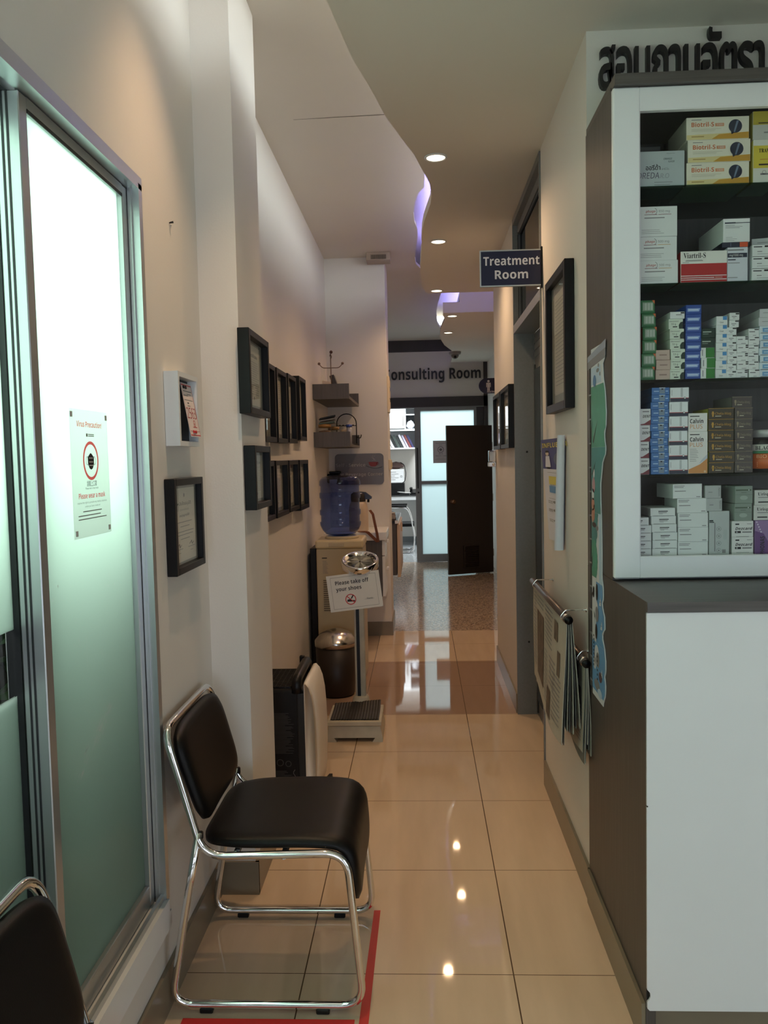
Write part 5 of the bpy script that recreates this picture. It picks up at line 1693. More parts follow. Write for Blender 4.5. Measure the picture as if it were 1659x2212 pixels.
world_part('front_frame', mb, t)
world_part('glass_pane', MB().box(0.606, CX1 - 0.07, 2.328, 2.331, 1.19, 2.40, GLASS), t)
SHZ = [1.418, 1.682, 1.946, 2.209]
for z in SHZ:
    world_part('glass_shelf', MB().box(0.557, CX1 - 0.019, 2.343, 2.654, z - 0.008, z - 0.0005, SHELFG), t)

# Thai lettering
LET = mat('letter_black', srgb(32, 30, 30), 0.5, var=0.05)
t = thing('wall_lettering', 'raised black Thai letters on the wall above the medicine cabinet', 'sign', (0.577, 2.68, 2.60))
vs, fs, a_, b_ = text_mesh('สอบถามอัตรา', True)
KX = 0.500 / (b_ - a_)
pre = ''
for cl in ('ส', 'อ', 'บ', 'ถ', 'า', 'ม', 'อั', 'ต', 'ร', 'า'):
    pre += cl
    e1 = text_mesh(pre, True)[3] - a_
    g = text_mesh(cl, True)
    wd = (g[3] - g[2]) * KX
    x1 = e1 * KX
    mb = MB()
    mb.text(cl, x1 - wd * 0.5 if cl != 'อั' else x1 - wd * 0.5, 0.012, 0.148, LET, y=-0.020, width=wd * (1.06 if cl != 'ส' else 1.06), bold=True, depth=0.020)
    mb.build('letter', t)

# ------------------------------------------------------------------ height chart on the cabinet side
t = thing('height_chart', 'cut-out height chart with a green tree and whales on the cabinet side', 'wall chart', (0.5355, 2.5, 0.7))
TEAL = mat('chart_teal', srgb(74, 152, 128), 0.4, var=0.06, vscale=20)
TEAL2 = mat('chart_sea_green', srgb(66, 138, 140), 0.4, var=0.08, vscale=20)
LBLUE = mat('chart_light_blue', srgb(182, 206, 226), 0.4, var=0.05, vscale=15)
MBLUE = mat('chart_blue', srgb(104, 160, 208), 0.4, var=0.05, vscale=15)
CHW = mat('chart_white', srgb(216, 222, 228), 0.4, var=0.02)
CHG = mat('chart_grey', srgb(132, 134, 140), 0.4, var=0.05)
CHP = mat('chart_pink', srgb(190, 150, 158), 0.4, var=0.05)
CHS = mat('chart_salmon', srgb(198, 140, 118), 0.4, var=0.05)
CHB = mat('chart_bark', srgb(66, 60, 56), 0.5, var=0.1)
CHT = mat('chart_backing', srgb(96, 92, 88), 0.35, var=0.06)
# outline of the right edge: (y, z)
RE = [(2.410, 1.80), (2.405, 1.755), (2.436, 1.745), (2.428, 1.70), (2.405, 1.66), (2.392, 1.60), (2.396, 1.555), (2.415, 1.545), (2.412, 1.52), (2.400, 1.50), (2.402, 1.48), (2.440, 1.455), (2.455, 1.42), (2.470, 1.39), (2.468, 1.33), (2.463, 1.30), (2.458, 1.24), (2.456, 1.18), (2.458, 1.11), (2.442, 1.085), (2.440, 1.05), (2.456, 1.035), (2.448, 1.02), (2.425, 1.00), (2.420, 0.965), (2.452, 0.945), (2.450, 0.925), (2.428, 0.91), (2.412, 0.87), (2.412, 0.84), (2.426, 0.82), (2.414, 0.80), (2.418, 0.765), (2.445, 0.735), (2.452, 0.715)]
LE = 2.598
def edge_y(z):
    for (ya, za), (yb, zb) in zip(RE, RE[1:]):
        if zb <= z <= za:
            return ya + (yb - ya) * (za - z) / max(1e-6, za - zb)
    return RE[0][0] if z > RE[0][1] else RE[-1][0]
def strip(mb, z0, z1, m, inset, left, lift, n=24, wav=0.0, right=None):
    """band of the chart from its left edge to inset from the cut edge"""
    P1, P2 = [], []
    for i in range(n + 1):
        z = z0 + (z1 - z0) * i / n
        w_ = wav * math.sin(i * 1.9)
        P1.append((0.5355 - lift, left if not callable(left) else left(z), z))
        y = (edge_y(z) + inset) if right is None else right(z)
        P2.append((0.5355 - lift, min(y + w_, P1[-1][1] - 0.002), z))
    for i in range(n):
        mb.add([P1[i], P2[i], P2[i + 1], P1[i + 1]], [(0, 1, 2, 3)], m)
mb = MB()
strip(mb, 0.725, 1.80, CHW, 0.0, LE, 0.0025, 90)
# thickness rim
zs = [0.725 + (1.80 - 0.725) * i / 90 for i in range(91)]
for a, b in zip(zs, zs[1:]):
    mb.add([(0.5350, edge_y(a), a), (0.5350, edge_y(b), b), (0.5330, edge_y(b), b), (0.5330, edge_y(a), a)], [(0, 1, 2, 3)], CHW)
world_part('board', mb, t)
mb = MB()
strip(mb, 1.50, 1.685, TEAL, 0.005, LE, 0.0030, 40, 0.0)
strip(mb, 1.30, 1.4995, TEAL2, 0.006, LE, 0.0030, 30)
strip(mb, 1.20, 1.2995, TEAL2, 0.0, LE, 0.0030, 20, 0.002, right=lambda z: 2.50 + 0.12 * (1.31 - z) / 0.11 * 0.3)
strip(mb, 1.10, 1.215, TEAL, 0.0, LE, 0.0031, 20, 0.002, right=lambda z: 2.535 - 0.02 * math.sin((z - 1.1) * 30))
strip(mb, 1.09, 1.30, LBLUE, 0.006, 2.497, 0.0029, 30)
strip(mb, 0.90, 1.0895, MBLUE, 0.007, 2.54, 0.0029, 30)
strip(mb, 0.745, 0.8995, MBLUE, 0.007, LE, 0.0029, 30)
strip(mb, 1.69, 1.742, LBLUE, 0.03, LE, 0.0029, 10)
mb.M = Matrix.Identity(4)
def blotch(y, z, ry, rz, m, lift=0.0034, n=18):
    mb.add([(0.5355 - lift, y - ry * math.cos(2 * PI * k / n), z + rz * math.sin(2 * PI * k / n)) for k in range(n)], [tuple(range(n))], m)
blotch(2.545, 1.700, 0.022, 0.018, mat('chart_deep_blue', srgb(74, 124, 170), 0.4, var=0.05))
blotch(2.49, 1.742, 0.01, 0.006, CHG); blotch(2.47, 1.715, 0.008, 0.006, CHG); blotch(2.50, 1.728, 0.02, 0.006, CHG)
for y0, z0, y1, z1 in ((2.50, 1.585, 2.57, 1.515), (2.53, 1.46, 2.585, 1.415), (2.585, 1.60, 2.60, 1.50), (2.57, 1.19, 2.60, 1.13), (2.55, 1.075, 2.60, 1.035)):
    d = Vector((0, y1 - y0, z1 - z0)).normalized()
    s = Vector((0, -d.z, d.y)) * 0.005
    a, b = Vector((0.5320, y0, z0)), Vector((0.5320, y1, z1))
    mb.add([tuple(a), tuple(b + s), tuple(b - s)], [(0, 1, 2)], CHB)
blotch(2.565, 1.385, 0.022, 0.024, CHP); blotch(2.575, 1.355, 0.016, 0.018, CHW); blotch(2.56, 1.42, 0.012, 0.014, CHW)
blotch(2.575, 1.325, 0.022, 0.02, CHS); blotch(2.58, 1.29, 0.016, 0.022, CHS); blotch(2.56, 1.30, 0.01, 0.026, CHS)
blotch(2.52, 1.255, 0.02, 0.008, CHG); blotch(2.56, 1.262, 0.03, 0.008, CHB)
blotch(2.545, 1.235, 0.03, 0.018, TEAL2)
for y, z in ((2.54, 1.00), (2.53, 0.86)):
    blotch(y, z, 0.032, 0.034, CHW, 0.0036)
    blotch(y + 0.03, z - 0.028, 0.02, 0.02, CHW, 0.0036)
    blotch(y - 0.015, z - 0.01, 0.022, 0.024, CHG, 0.0039)
blotch(2.525, 1.058, 0.014, 0.026, INK, 0.004); blotch(2.573, 1.052, 0.010, 0.018, INK, 0.004); blotch(2.535, 0.935, 0.014, 0.024, INK, 0.004)
for k in range(9):
    blotch(2.572 - 0.002 * (k % 2), 0.915 - 0.0115 * k, 0.006, 0.004, INK, 0.0042, 8)
for k in range(6):
    blotch(2.520, 0.86 - 0.014 * k, 0.006, 0.004, INK, 0.0042, 8)
for y, z in ((2.478, 1.035), (2.462, 0.965), (2.462, 0.82)):
    mb.add([(0.5315, y + 0.014, z - 0.012), (0.5315, y - 0.012, z - 0.010), (0.5315, y - 0.006, z + 0.016)], [(0, 1, 2)], CHW)
    mb.add([(0.5313, y + 0.012, z - 0.001), (0.5313, y - 0.012, z + 0.001), (0.5313, y, z + 0.003)], [(0, 1, 2)], CHG)
blotch(2.48, 0.805, 0.022, 0.016, mat('chart_plum', srgb(96, 76, 84), 0.4, var=0.05), 0.004)
blotch(2.53, 0.77, 0.04, 0.016, CHG, 0.0033); blotch(2.49, 0.752, 0.03, 0.014, LBLUE, 0.0034)
world_part('print', mb, t)
mb = MB()
for k in range(13):
    z = 0.76 + k * 0.075
    mb.box(0.5330, 0.5352, 2.600, 2.640, z, z + 0.005, CHG)
mb.box(0.5338, 0.5354, 2.628, 2.645, 0.74, 1.75, CHT)
world_part('scale_strip', mb, t)
mb = MB()
mb.add([(0.5325, 2.648, 1.742), (0.5325, 2.402, 1.755), (0.5325, 2.396, 1.783), (0.5325, 2.648, 1.765)], [(0, 1, 2, 3)], CHG)
mb.add([(0.5323, 2.648, 1.765), (0.5323, 2.396, 1.783), (0.5323, 2.392, 1.806), (0.5323, 2.648, 1.782)], [(0, 1, 2, 3)], mat('chart_holder', srgb(150, 165, 184), 0.3, var=0.05))
world_part('holder', mb, t)

# ------------------------------------------------------------------ medicine boxes
C = lambda *c: mat('carton_%02x%02x%02x' % c, srgb(*c), 0.42, var=0.015, vscale=18)
def carton(key, w, d, h, base, paint, side=None):
    """one kind of box: front face at y = -d/2, print added on the front"""
    mb = MB()
    mb.box(-w / 2, w / 2, -d / 2, d / 2, 0, h, base, 0.0008)
    if side:
        x = -w / 2 - 0.0004
        mb.add([(x, d / 2 - 0.001, 0.001), (x, -d / 2 + 0.001, 0.001), (x, -d / 2 + 0.001, h - 0.001), (x, d / 2 - 0.001, h - 0.001)], [(0, 1, 2, 3)], side)
    mb.M = Matrix.Translation((0, -d / 2, 0))
    paint(mb, w, h)
    return mb.mesh('medicine_box_' + key)
ORDS = ['', 'first', 'second', 'third', 'fourth', 'fifth', 'sixth', 'seventh', 'eighth', 'ninth', 'tenth', 'eleventh', 'twelfth', 'thirteenth']
def stack(me, what, where, x, z, n, h, d, group, dy=0.0, jit=0.003, rot=0.0, dxs=None, yf=2.3515, seed=1):
    """n boxes of one kind, bottom to top"""
    rnd = random.Random(seed + int(x * 1000))
    for i in range(n):
        o = bpy.data.objects.new('medicine_box', me)
        COL.objects.link(o)
        a = rot + rnd.uniform(-0.012, 0.012) * (jit > 0)
        o.location = (x + (dxs[i] if dxs else rnd.uniform(-jit, jit) * 0.6), yf + d / 2 + dy + rnd.uniform(0, jit), z + i * (h + 0.0002))
        o.rotation_euler = (0, 0, a)
        if n == 1:
            pos = ''
        elif i == 0:
            pos = ', bottom of its stack'
        elif i == n - 1:
            pos = ', top of its stack'
        else:
            pos = ', %s from bottom' % ORDS[i + 1]
        tag(o, what + pos + where, 'medicine box', group)
    return z + n * (h + 0.0002)

S1, S2, S3, S4, S5 = 2.2095, 1.9465, 1.6825, 1.4185, 1.1860
KGREEN, KDG, KG2 = C(34, 104, 58), C(20, 48, 36), C(44, 122, 48)
ORANGE, KPINK, KBLUE, KLB = C(208, 104, 52), C(192, 168, 156), C(44, 78, 158), C(70, 138, 196)
KWHITE, KGREY = CARDW, C(160, 168, 168)
PALEB = C(198, 218, 236)
NAVYC, CBLUE, CRED, MAROON = C(40, 46, 66), C(62, 112, 176), C(176, 42, 44), C(120, 34, 46)
GOLD, YELC, CDARK, CLIME = C(198, 150, 60), C(214, 196, 74), C(70, 60, 46), C(180, 176, 74)
def p_green(mb, w, h):
    mb.rect(-w * 0.36, w * 0.40, h * 0.18, h * 0.86, C(120, 150, 124))
    for k in range(9):
        x = -w * 0.30 + k * w * 0.072
        mb.rect(x, x + w * (0.02 + 0.018 * (k % 3)), h * 0.26, h * 0.78, C(206, 214, 206), y=-0.0008)
    mb.pl([(w * 0.30, h * 0.99), (w * 0.49, h * 0.70), (w * 0.49, h * 0.99)], ORANGE, y=-0.0009)
me = carton('barcode', 0.039, 0.10, 0.0364, KGREEN, p_green, side=ORANGE)
stack(me, 'green box with a barcode panel', ', third shelf', 0.6395, S3, 6, 0.0364, 0.10, 'green barcode boxes', dxs=[0, 0.003, 0.004, 0.005, 0.002, 0.0])
def p_pink(mb, w, h):
    mb.rect(-w * 0.25, w * 0.28, h * 0.42, h * 0.56, C(150, 124, 116))
me = carton('pink', 0.039, 0.10, 0.0272, KPINK, p_pink)
stack(me, 'plain pinkish box', ', beside the green barcode boxes', 0.6815, S3, 3, 0.0272, 0.10, 'pinkish boxes')
def p_wg(mb, w, h):
    mb.text('Dermosol', -w * 0.44, h * 0.70, h * 0.14, INK, al='L', width=w * 0.62)
    mb.text('10 g', -w * 0.34, h * 0.40, h * 0.18, KDG, al='L')
    mb.rect(-w * 0.22, w * 0.10, h * 0.16, h * 0.26, INK)
    mb.pl([(w * 0.22, 0.0005), (w * 0.495, 0.0005), (w * 0.495, h * 0.72), (w * 0.32, h * 0.66), (w * 0.20, h * 0.38)], KDG)
me = carton('leafy', 0.039, 0.16, 0.0276, C(214, 224, 210), p_wg)
stack(me, 'white box with a dark green leafy corner', ', third shelf', 0.7205, S3, 6, 0.0276, 0.16, 'white and green boxes', dxs=[0, 0.001, 0.001, 0, -0.001, -0.003])
def p_w(mb, w, h):
    mb.rect(-w * 0.1, w * 0.3, h * 0.5, h * 0.62, GREYINK); mb.rect(w * 0.22, w * 0.47, h * 0.72, h * 0.92, INK)
me = carton('plain_white', 0.040, 0.20, 0.019, CARDW, p_w)
stack(me, 'thin white box lying on the stack of white and green boxes', ', third shelf', 0.7215, S3 + 6 * 0.0278, 1, 0.019, 0.20, None)
def p_blue(mb, w, h):
    mb.pl([(-w * 0.40, h * 0.26), (w * 0.34, h * 0.26), (w * 0.42, h * 0.62), (-w * 0.40, h * 0.62)], C(146, 172, 220))
    mb.rect(-w * 0.34, w * 0.30, h * 0.40, h * 0.50, C(210, 224, 244), y=-0.0008)
me = carton('blue', 0.0425, 0.13, 0.0253, KBLUE, p_blue)
stack(me, 'royal blue box with a pale banner', ', third shelf', 0.7635, S3, 8, 0.0253, 0.13, 'royal blue boxes', dxs=[0.0, -0.001, 0.0, 0.001, 0.001, 0.002, 0.002, 0.002])
def p_gw(mb, w, h):
    mb.rect(-w * 0.12, w * 0.495, 0.0006, h - 0.0006, KG2)
    mb.rect(-w * 0.38, -w * 0.32, h * 0.2, h * 0.8, GREYINK)
me = carton('green_half', 0.0385, 0.12, 0.0284, CARDW, p_gw)
zt = stack(me, 'half white, half bright green box', ', third shelf', 0.8050, S3, 3, 0.0284, 0.12, 'white and bright green boxes')
def p_dg(mb, w, h):
    mb.rect(-w * 0.40, w * 0.20, h * 0.56, h * 0.66, C(180, 196, 186)); mb.rect(-w * 0.40, 0, h * 0.36, h * 0.44, C(120, 140, 128))
me = carton('dark_green', 0.0385, 0.14, 0.0263, KDG, p_dg)
stack(me, 'dark green box lying on the half green boxes', ', third shelf', 0.8050, zt, 2, 0.0263, 0.14, 'dark green boxes')
def p_wlb(mb, w, h):
    mb.rect(w * 0.08, w * 0.44, h * 0.56, h * 0.97, KLB)
    mb.text('Clovir', -w * 0.02, h * 0.20, h * 0.18, INK, width=w * 0.34)
me = carton('blue_tab', 0.0305, 0.20, 0.0242, CARDW, p_wlb)
stack(me, 'white box with a light blue tab', ', third shelf', 0.8405, S3, 7, 0.0242, 0.20, 'white boxes with a blue tab', dxs=[0, 0, 0, 0, 0.001, 0.002, 0.002])
def p_w2(mb, w, h):
    mb.rect(w * 0.10, w * 0.47, h * 0.74, h * 0.92, INK); mb.rect(-w * 0.3, w * 0.2, h * 0.42, h * 0.52, GREYINK); mb.rect(-w * 0.2, w * 0.05, h * 0.22, h * 0.30, GREYINK)
me = carton('black_tab', 0.0262, 0.16, 0.0197, CARDW, p_w2)
stack(me, 'small white box with a black tab', ', third shelf', 0.8693, S3, 9, 0.0197, 0.16, 'small white boxes with a black tab', dxs=[0, 0, 0, 0.0005, 0, 0, 0.001, 0.006, 0.007])
def p_w3(mb, w, h):
    mb.rect(w * 0.24, w * 0.47, h * 0.80, h * 0.94, INK); mb.rect(w * 0.24, w * 0.47, h * 0.58, h * 0.72, INK); mb.rect(-w * 0.38, w * 0.02, h * 0.56, h * 0.66, GREYINK); mb.rect(-w * 0.1, w * 0.3, h * 0.08, h * 0.14, GREYINK)
me = carton('two_bars', 0.0318, 0.15, 0.0226, CARDW, p_w3)
stack(me, 'white box with two black bars', ', left of the blue-edged boxes', 0.8985, S3, 5, 0.0226, 0.15, 'white boxes with two black bars')
def p_w4(mb, w, h):
    mb.rect(w * 0.05, w * 0.45, h * 0.80, h * 0.92, INK); mb.rect(-w * 0.42, w * 0.1, h * 0.56, h * 0.64, INK); mb.rect(-w * 0.1, w * 0.2, h * 0.12, h * 0.18, GREYINK)
me = carton('one_bar', 0.0292, 0.17, 0.0222, CARDW, p_w4)
stack(me, 'white box with one long black bar', ', left of the blue-edged boxes', 0.9297, S3, 6, 0.0222, 0.17, 'white boxes with one black bar')
def p_lb(mb, w, h):
    mb.rect(-w * 0.30, w * 0.495, h * 0.18, h * 0.74, C(104, 156, 200)); mb.rect(-w * 0.2, w * 0.4, h * 0.36, h * 0.54, C(170, 200, 226), y=-0.0008); mb.rect(-w * 0.42, w * 0.45, h * 0.03, h * 0.09, INK)
me = carton('blue_panel', 0.042, 0.13, 0.0198, C(206, 220, 228), p_lb)
zt = stack(me, 'pale box with a blue panel', ', right edge of the third shelf', 0.9665, S3, 7, 0.0198, 0.13, 'pale boxes with a blue panel')
def p_0(mb, w, h):
    mb.rect(-w * 0.3, w * 0.3, h * 0.5, h * 0.56, GREYINK)
me = carton('grey_white', 0.044, 0.24, 0.0235, C(196, 198, 202), p_0)
stack(me, 'greyish white box on the pale boxes', ', third shelf', 0.972, zt, 2, 0.0235, 0.24, 'greyish boxes', rot=-0.04)

# fourth shelf
def p_mar(mb, w, h):
    mb.pl([(-w * 0.495, 0.0006), (w * 0.495, 0.0006), (w * 0.495, h * 0.34), (w * 0.1, h * 0.10)], MAROON)
    mb.text('DENT', w * 0.24, h * 0.46, h * 0.16, INK, bold=True, slant=0.2, width=w * 0.46); mb.rect(0, w * 0.4, h * 0.80, h * 0.86, GREYINK)
me = carton('maroon', 0.045, 0.12, 0.0459, CARDW, p_mar)
stack(me, 'white box with a maroon swoosh', ', left end of the fourth shelf', 0.6225, S4, 4, 0.0459, 0.12, 'white and maroon boxes')
def p_bg(mb, w, h):
    mb.rect(-w * 0.06, w * 0.24, h * 0.16, h * 0.88, C(120, 138, 156)); mb.rect(-w * 0.08, w * 0.26, h * 0.90, h * 0.99, C(220, 232, 240)); mb.rect(w * 0.04, w * 0.14, h * 0.70, h * 0.88, INK, y=-0.0008)
    mb.rect(-w * 0.38, -w * 0.10, h * 0.42, h * 0.56, C(160, 194, 228)); mb.rect(w * 0.28, w * 0.42, h * 0.42, h * 0.56, C(160, 194, 228))
me = carton('blue_grey', 0.0490, 0.15, 0.0200, CBLUE, p_bg)
stack(me, 'mid blue box with a grey centre', ', fourth shelf', 0.6725, S4, 12, 0.0200, 0.15, 'mid blue boxes')
def p_nav(mb, w, h):
    mb.rect(-w * 0.495, w * 0.495, 0.0006, h * 0.25, NAVYC); mb.rect(-w * 0.495, w * 0.495, h * 0.25, h * 0.29, CRED)
    mb.disc(w * 0.28, h * 0.27, w * 0.055, CARDW, y=-0.0008); mb.ring(w * 0.28, h * 0.27, w * 0.045, w * 0.06, NAVYC, y=-0.0010, n=14)
    mb.rect(w * 0.06, w * 0.17, h * 0.34, h * 0.97, C(186, 190, 194)); mb.rect(-w * 0.42, -w * 0.40, h * 0.45, h * 0.85, GREYINK)
me = carton('navy_base', 0.0515, 0.15, 0.0400, C(226, 230, 234), p_nav)
stack(me, 'white box with a navy base band', ', fourth shelf', 0.7245, S4, 6, 0.0400, 0.15, 'white and navy boxes', dxs=[0, -0.001, -0.001, 0, 0.0, 0.0015])
OR2 = C(206, 140, 76)
def p_cal(mb, w, h):
    tall = h > 0.08
    z = h - 0.022
    mb.rect(-w * 0.42, w * 0.08, z + 0.012, z + 0.0145, INK)
    mb.text('Calvin', -w * 0.42, z - 0.006, 0.0115, INK, al='L', bold=True, width=w * 0.70)
    mb.text('PLUS', -w * 0.42, z - 0.021, 0.0115, OR2, al='L', width=w * 0.66)
    if tall:
        mb.pl([(-w * 0.49, 0.0008), (w * 0.49, 0.0008), (w * 0.49, h * 0.36), (w * 0.1, h * 0.22), (-w * 0.49, h * 0.10)], OR2)
        mb.pl([(w * 0.05, h * 0.235), (w * 0.49, h * 0.36), (w * 0.49, h * 0.46), (w * 0.2, h * 0.33)], C(188, 196, 208))
        mb.lines(-w * 0.42, w * 0.1, h * 0.28, h * 0.60, 8, GREYINK, 0.0011, ragged=0.5)
        mb.disc(w * 0.36, h * 0.05, w * 0.06, C(226, 190, 150), y=-0.0008)
me = carton('calcium_tall', 0.0530, 0.10, 0.1180, C(226, 224, 222), p_cal)
zt = stack(me, 'tall white box with an orange foot', ', fourth shelf beside the brown boxes', 0.7775, S4, 1, 0.1180, 0.10, None, jit=0.0)
me = carton('calcium_short', 0.0520, 0.10, 0.0505, C(226, 224, 222), p_cal)
stack(me, 'short white box lying on the tall orange-footed box', ', fourth shelf', 0.7772, zt, 1, 0.0505, 0.10, None, jit=0.0)
def p_chela(mb, w, h):
    G = GOLD if w > 0.06 else C(150, 136, 112)
    mb.disc(-w * 0.33, h * 0.62, h * 0.10, G); mb.rect(-w * 0.36, -w * 0.30, h * 0.22, h * 0.56, G); mb.rect(-w * 0.385, -w * 0.275, h * 0.46, h * 0.54, G)
    mb.text('Chela-Mag', -w * 0.24, h * 0.40, h * 0.22, G, al='L', width=w * 0.62)
    mb.rect(-w * 0.24, 0, h * 0.24, h * 0.30, C(214, 206, 180))
    mb.rect(-w * 0.499, w * 0.499, h * 0.965, h * 0.999, G)
me = carton('brown_wide', 0.0700, 0.13, 0.0300, C(62, 54, 38), p_chela, side=CLIME)
zt = stack(me, 'dark brown box with gold print', ', left of the two brown stacks', 0.8425, S4, 6, 0.0300, 0.13, 'wide brown boxes')
me = carton('brown_narrow', 0.0495, 0.13, 0.0300, C(74, 66, 62), p_chela, side=C(120, 116, 112))
zt = stack(me, 'dark grey-brown box with faint print', ', right of the two brown stacks', 0.9035, S4, 6, 0.0300, 0.13, 'narrow brown boxes', dxs=[0.001, 0.001, 0, 0, 0, 0])
me = carton('brown_top', 0.0560, 0.13, 0.0300, C(74, 66, 62), p_chela, side=C(120, 116, 112))
stack(me, 'dark brown box set askew on top of the narrow brown stack', ', fourth shelf', 0.8965, zt, 1, 0.0300, 0.13, None, rot=0.06)
me = carton('black_back', 0.10, 0.06, 0.15, C(34, 36, 36), p_0)
stack(me, 'plain black box at the back of the fourth shelf', ' behind the bottle', 1.03, S4, 1, 0.15, 0.06, None, yf=2.55)
t = thing('vitamin_bottle', 'black bottle with an orange and white label at the right of the fourth shelf', 'bottle', (0.981, 2.402, S4))
BOT = mat('bottle_black', srgb(26, 26, 28), 0.2, var=0.03)
MB().lathe([(0.045, 0), (0.0485, 0.006), (0.0485, 0.080), (0.044, 0.092), (0.036, 0.098)], BOT, (0, 0, 0), 40).build('body', t)
MB().lathe([(0.040, 0.098), (0.041, 0.116), (0.039, 0.119), (1e-6, 0.1195)], mat('bottle_cap', srgb(186, 188, 188), 0.35, 0.2, var=0.03), (0, 0, 0), 36).build('cap', t)
mb = MB()
for z0, z1, m in ((0.010, 0.052, ORANGE), (0.052, 0.060, C(62, 130, 92)), (0.060, 0.078, C(214, 212, 204)), (0.034, 0.0345, GOLD)):
    mb.lathe([(0.0490 + (0.0002 if z1 - z0 < 0.001 else 0), z0), (0.0490 + (0.0002 if z1 - z0 < 0.001 else 0), z1)], m, (0, 0, 0), 40)
class CylMB(MB):
    def add(self, vs, fs, m, smooth=False):
        return MB.add(self, [(0.0494 * math.sin(v[0] / 0.0494 - 0.38), -0.0494 * math.cos(v[0] / 0.0494 - 0.38), v[2]) for v in vs], fs, m, smooth)
mb.build('label', t)
mb = CylMB()
mb.text('BLACK', 0, 0.063, 0.011, INK, bold=2, width=0.05)
mb.text('BIO C', 0, 0.040, 0.009, C(230, 190, 150), width=0.042)
for k in range(3):
    mb.rect(-0.02, 0.022, 0.016 + 0.005 * k, 0.0185 + 0.005 * k, C(226, 170, 120))
mb.build('print', t)

# lowest shelf
def p_f(mb, w, h):
    mb.rect(-w * 0.18, w * 0.20, h * 0.54, h * 0.64, INK); mb.rect(-w * 0.18, w * 0.16, h * 0.38, h * 0.46, GREYINK); mb.rect(-w * 0.16, 0, h * 0.25, h * 0.30, GREYINK)
    mb.rect(-w * 0.40, w * 0.44, h * 0.01, h * 0.06, GREYINK)
me = carton('flat_left', 0.058, 0.13, 0.0222, CARDW, p_f)
stack(me, 'flat white box', ', leftmost on the lowest shelf', 0.6205, S5, 5, 0.0222, 0.13, 'flat white boxes at the left edge', dxs=[0, 0, 0, 0, -0.008])
me = carton('flat', 0.0690, 0.13, 0.0228, CARDW, p_f)
stack(me, 'flat white box', ', second column of the lowest shelf', 0.6860, S5, 6, 0.0228, 0.13, 'flat white boxes in the second column', dxs=[0, 0.001, 0.0015, -0.002, -0.002, -0.005])
def p_lw(mb, w, h):
    mb.rect(-w * 0.46, -w * 0.10, h * 0.84, h * 0.88, GREYINK); mb.rect(-w * 0.46, -w * 0.14, h * 0.74, h * 0.78, GREYINK); mb.rect(-w * 0.44, -w * 0.06, h * 0.48, h * 0.53, GREYINK); mb.rect(w * 0.30, w * 0.44, h * 0.08, h * 0.13, GREYINK)
me = carton('large_white', 0.0835, 0.12, 0.0407, CARDW, p_lw)
zt = stack(me, 'larger plain white box', ', middle of the lowest shelf', 0.7655, S5, 4, 0.0407, 0.12, 'larger white boxes', dxs=[0.0, 0.0, -0.001, -0.003])
stack(me, 'larger white box set skewed on top of the white stack', ', lowest shelf', 0.7435, zt, 1, 0.0407, 0.12, None, rot=0.10, dxs=[0], jit=0.001)
def p_big(mb, w, h):
    for k in range(4):
        mb.ring(-w * 0.02, h * (0.12 + 0.16 * k), w * 0.10, w * 0.115, GREYINK, n=12)
        mb.disc(-w * 0.02, h * (0.12 + 0.16 * k), w * 0.04, GREYINK, n=8)
    mb.rect(-w * 0.49, -w * 0.30, h * 0.77, h * 0.80, INK); mb.rect(-w * 0.49, -w * 0.26, h * 0.74, h * 0.76, INK)
    mb.rect(-w * 0.24, -w * 0.20, h * 0.10, h * 0.74, GREYINK); mb.rect(w * 0.20, w * 0.38, h * 0.36, h * 0.58, C(176, 184, 184)); mb.rect(w * 0.14, w * 0.32, h * 0.06, h * 0.14, GREYINK)
me = carton('big_grey', 0.0560, 0.10, 0.1262, C(184, 190, 190), p_big)
zt = stack(me, 'upright greyish box with a column of round symbols', ', lowest shelf', 0.8372, S5, 1, 0.1262, 0.10, None, jit=0)
def p_gr(mb, w, h):
    mb.text('Xylocin', w * 0.34, h * 0.5, h * 0.10, INK, width=h * 0.66, rot=-PI / 2, al='C'); mb.rect(-w * 0.3, -w * 0.05, h * 0.45, h * 0.5, GREYINK)
me = carton('grey_small', 0.0440, 0.09, 0.0358, C(176, 180, 180), p_gr)
stack(me, 'light grey box on the upright greyish box', ', lowest shelf', 0.8235, zt, 2, 0.0358, 0.09, 'light grey boxes', dxs=[0.0, -0.003])
def p_dez(mb, w, h):
    mb.text('Dezcard', -w * 0.34, h * 0.44, h * 0.17, INK, al='L', bold=True, slant=0.25, width=w * 0.76)
    mb.rect(-w * 0.36, -w * 0.08, h * 0.24, h * 0.37, INK); mb.ring(-w * 0.27, h * 0.305, h * 0.03, h * 0.05, CARDW, y=-0.0008, n=10); mb.rect(-w * 0.02, w * 0.42, h * 0.26, h * 0.34, GREYINK)
    mb.rect(-w * 0.34, -w * 0.16, h * 0.76, h * 0.84, INK); mb.rect(w * 0.2, w * 0.42, h * 0.80, h * 0.83, GREYINK)
    mb.rect(-w * 0.30, w * 0.3, h * 0.01, h * 0.035, GREYINK)
me = carton('striped_pill', 0.0590, 0.10, 0.0070, CARDW, lambda mb, w, h: None)
zt = stack(me, 'thin white carton under the boxes with slanted black lettering', ', lowest shelf', 0.9025, S5, 1, 0.0070, 0.10, None, jit=0)
me = carton('slanted', 0.0590, 0.10, 0.0448, C(222, 222, 220), p_dez)
zt = stack(me, 'white box with slanted bold black lettering', ', lowest shelf', 0.9025, zt, 2, 0.0448, 0.10, 'white boxes with slanted lettering', jit=0.001)
GG = C(128, 142, 132)
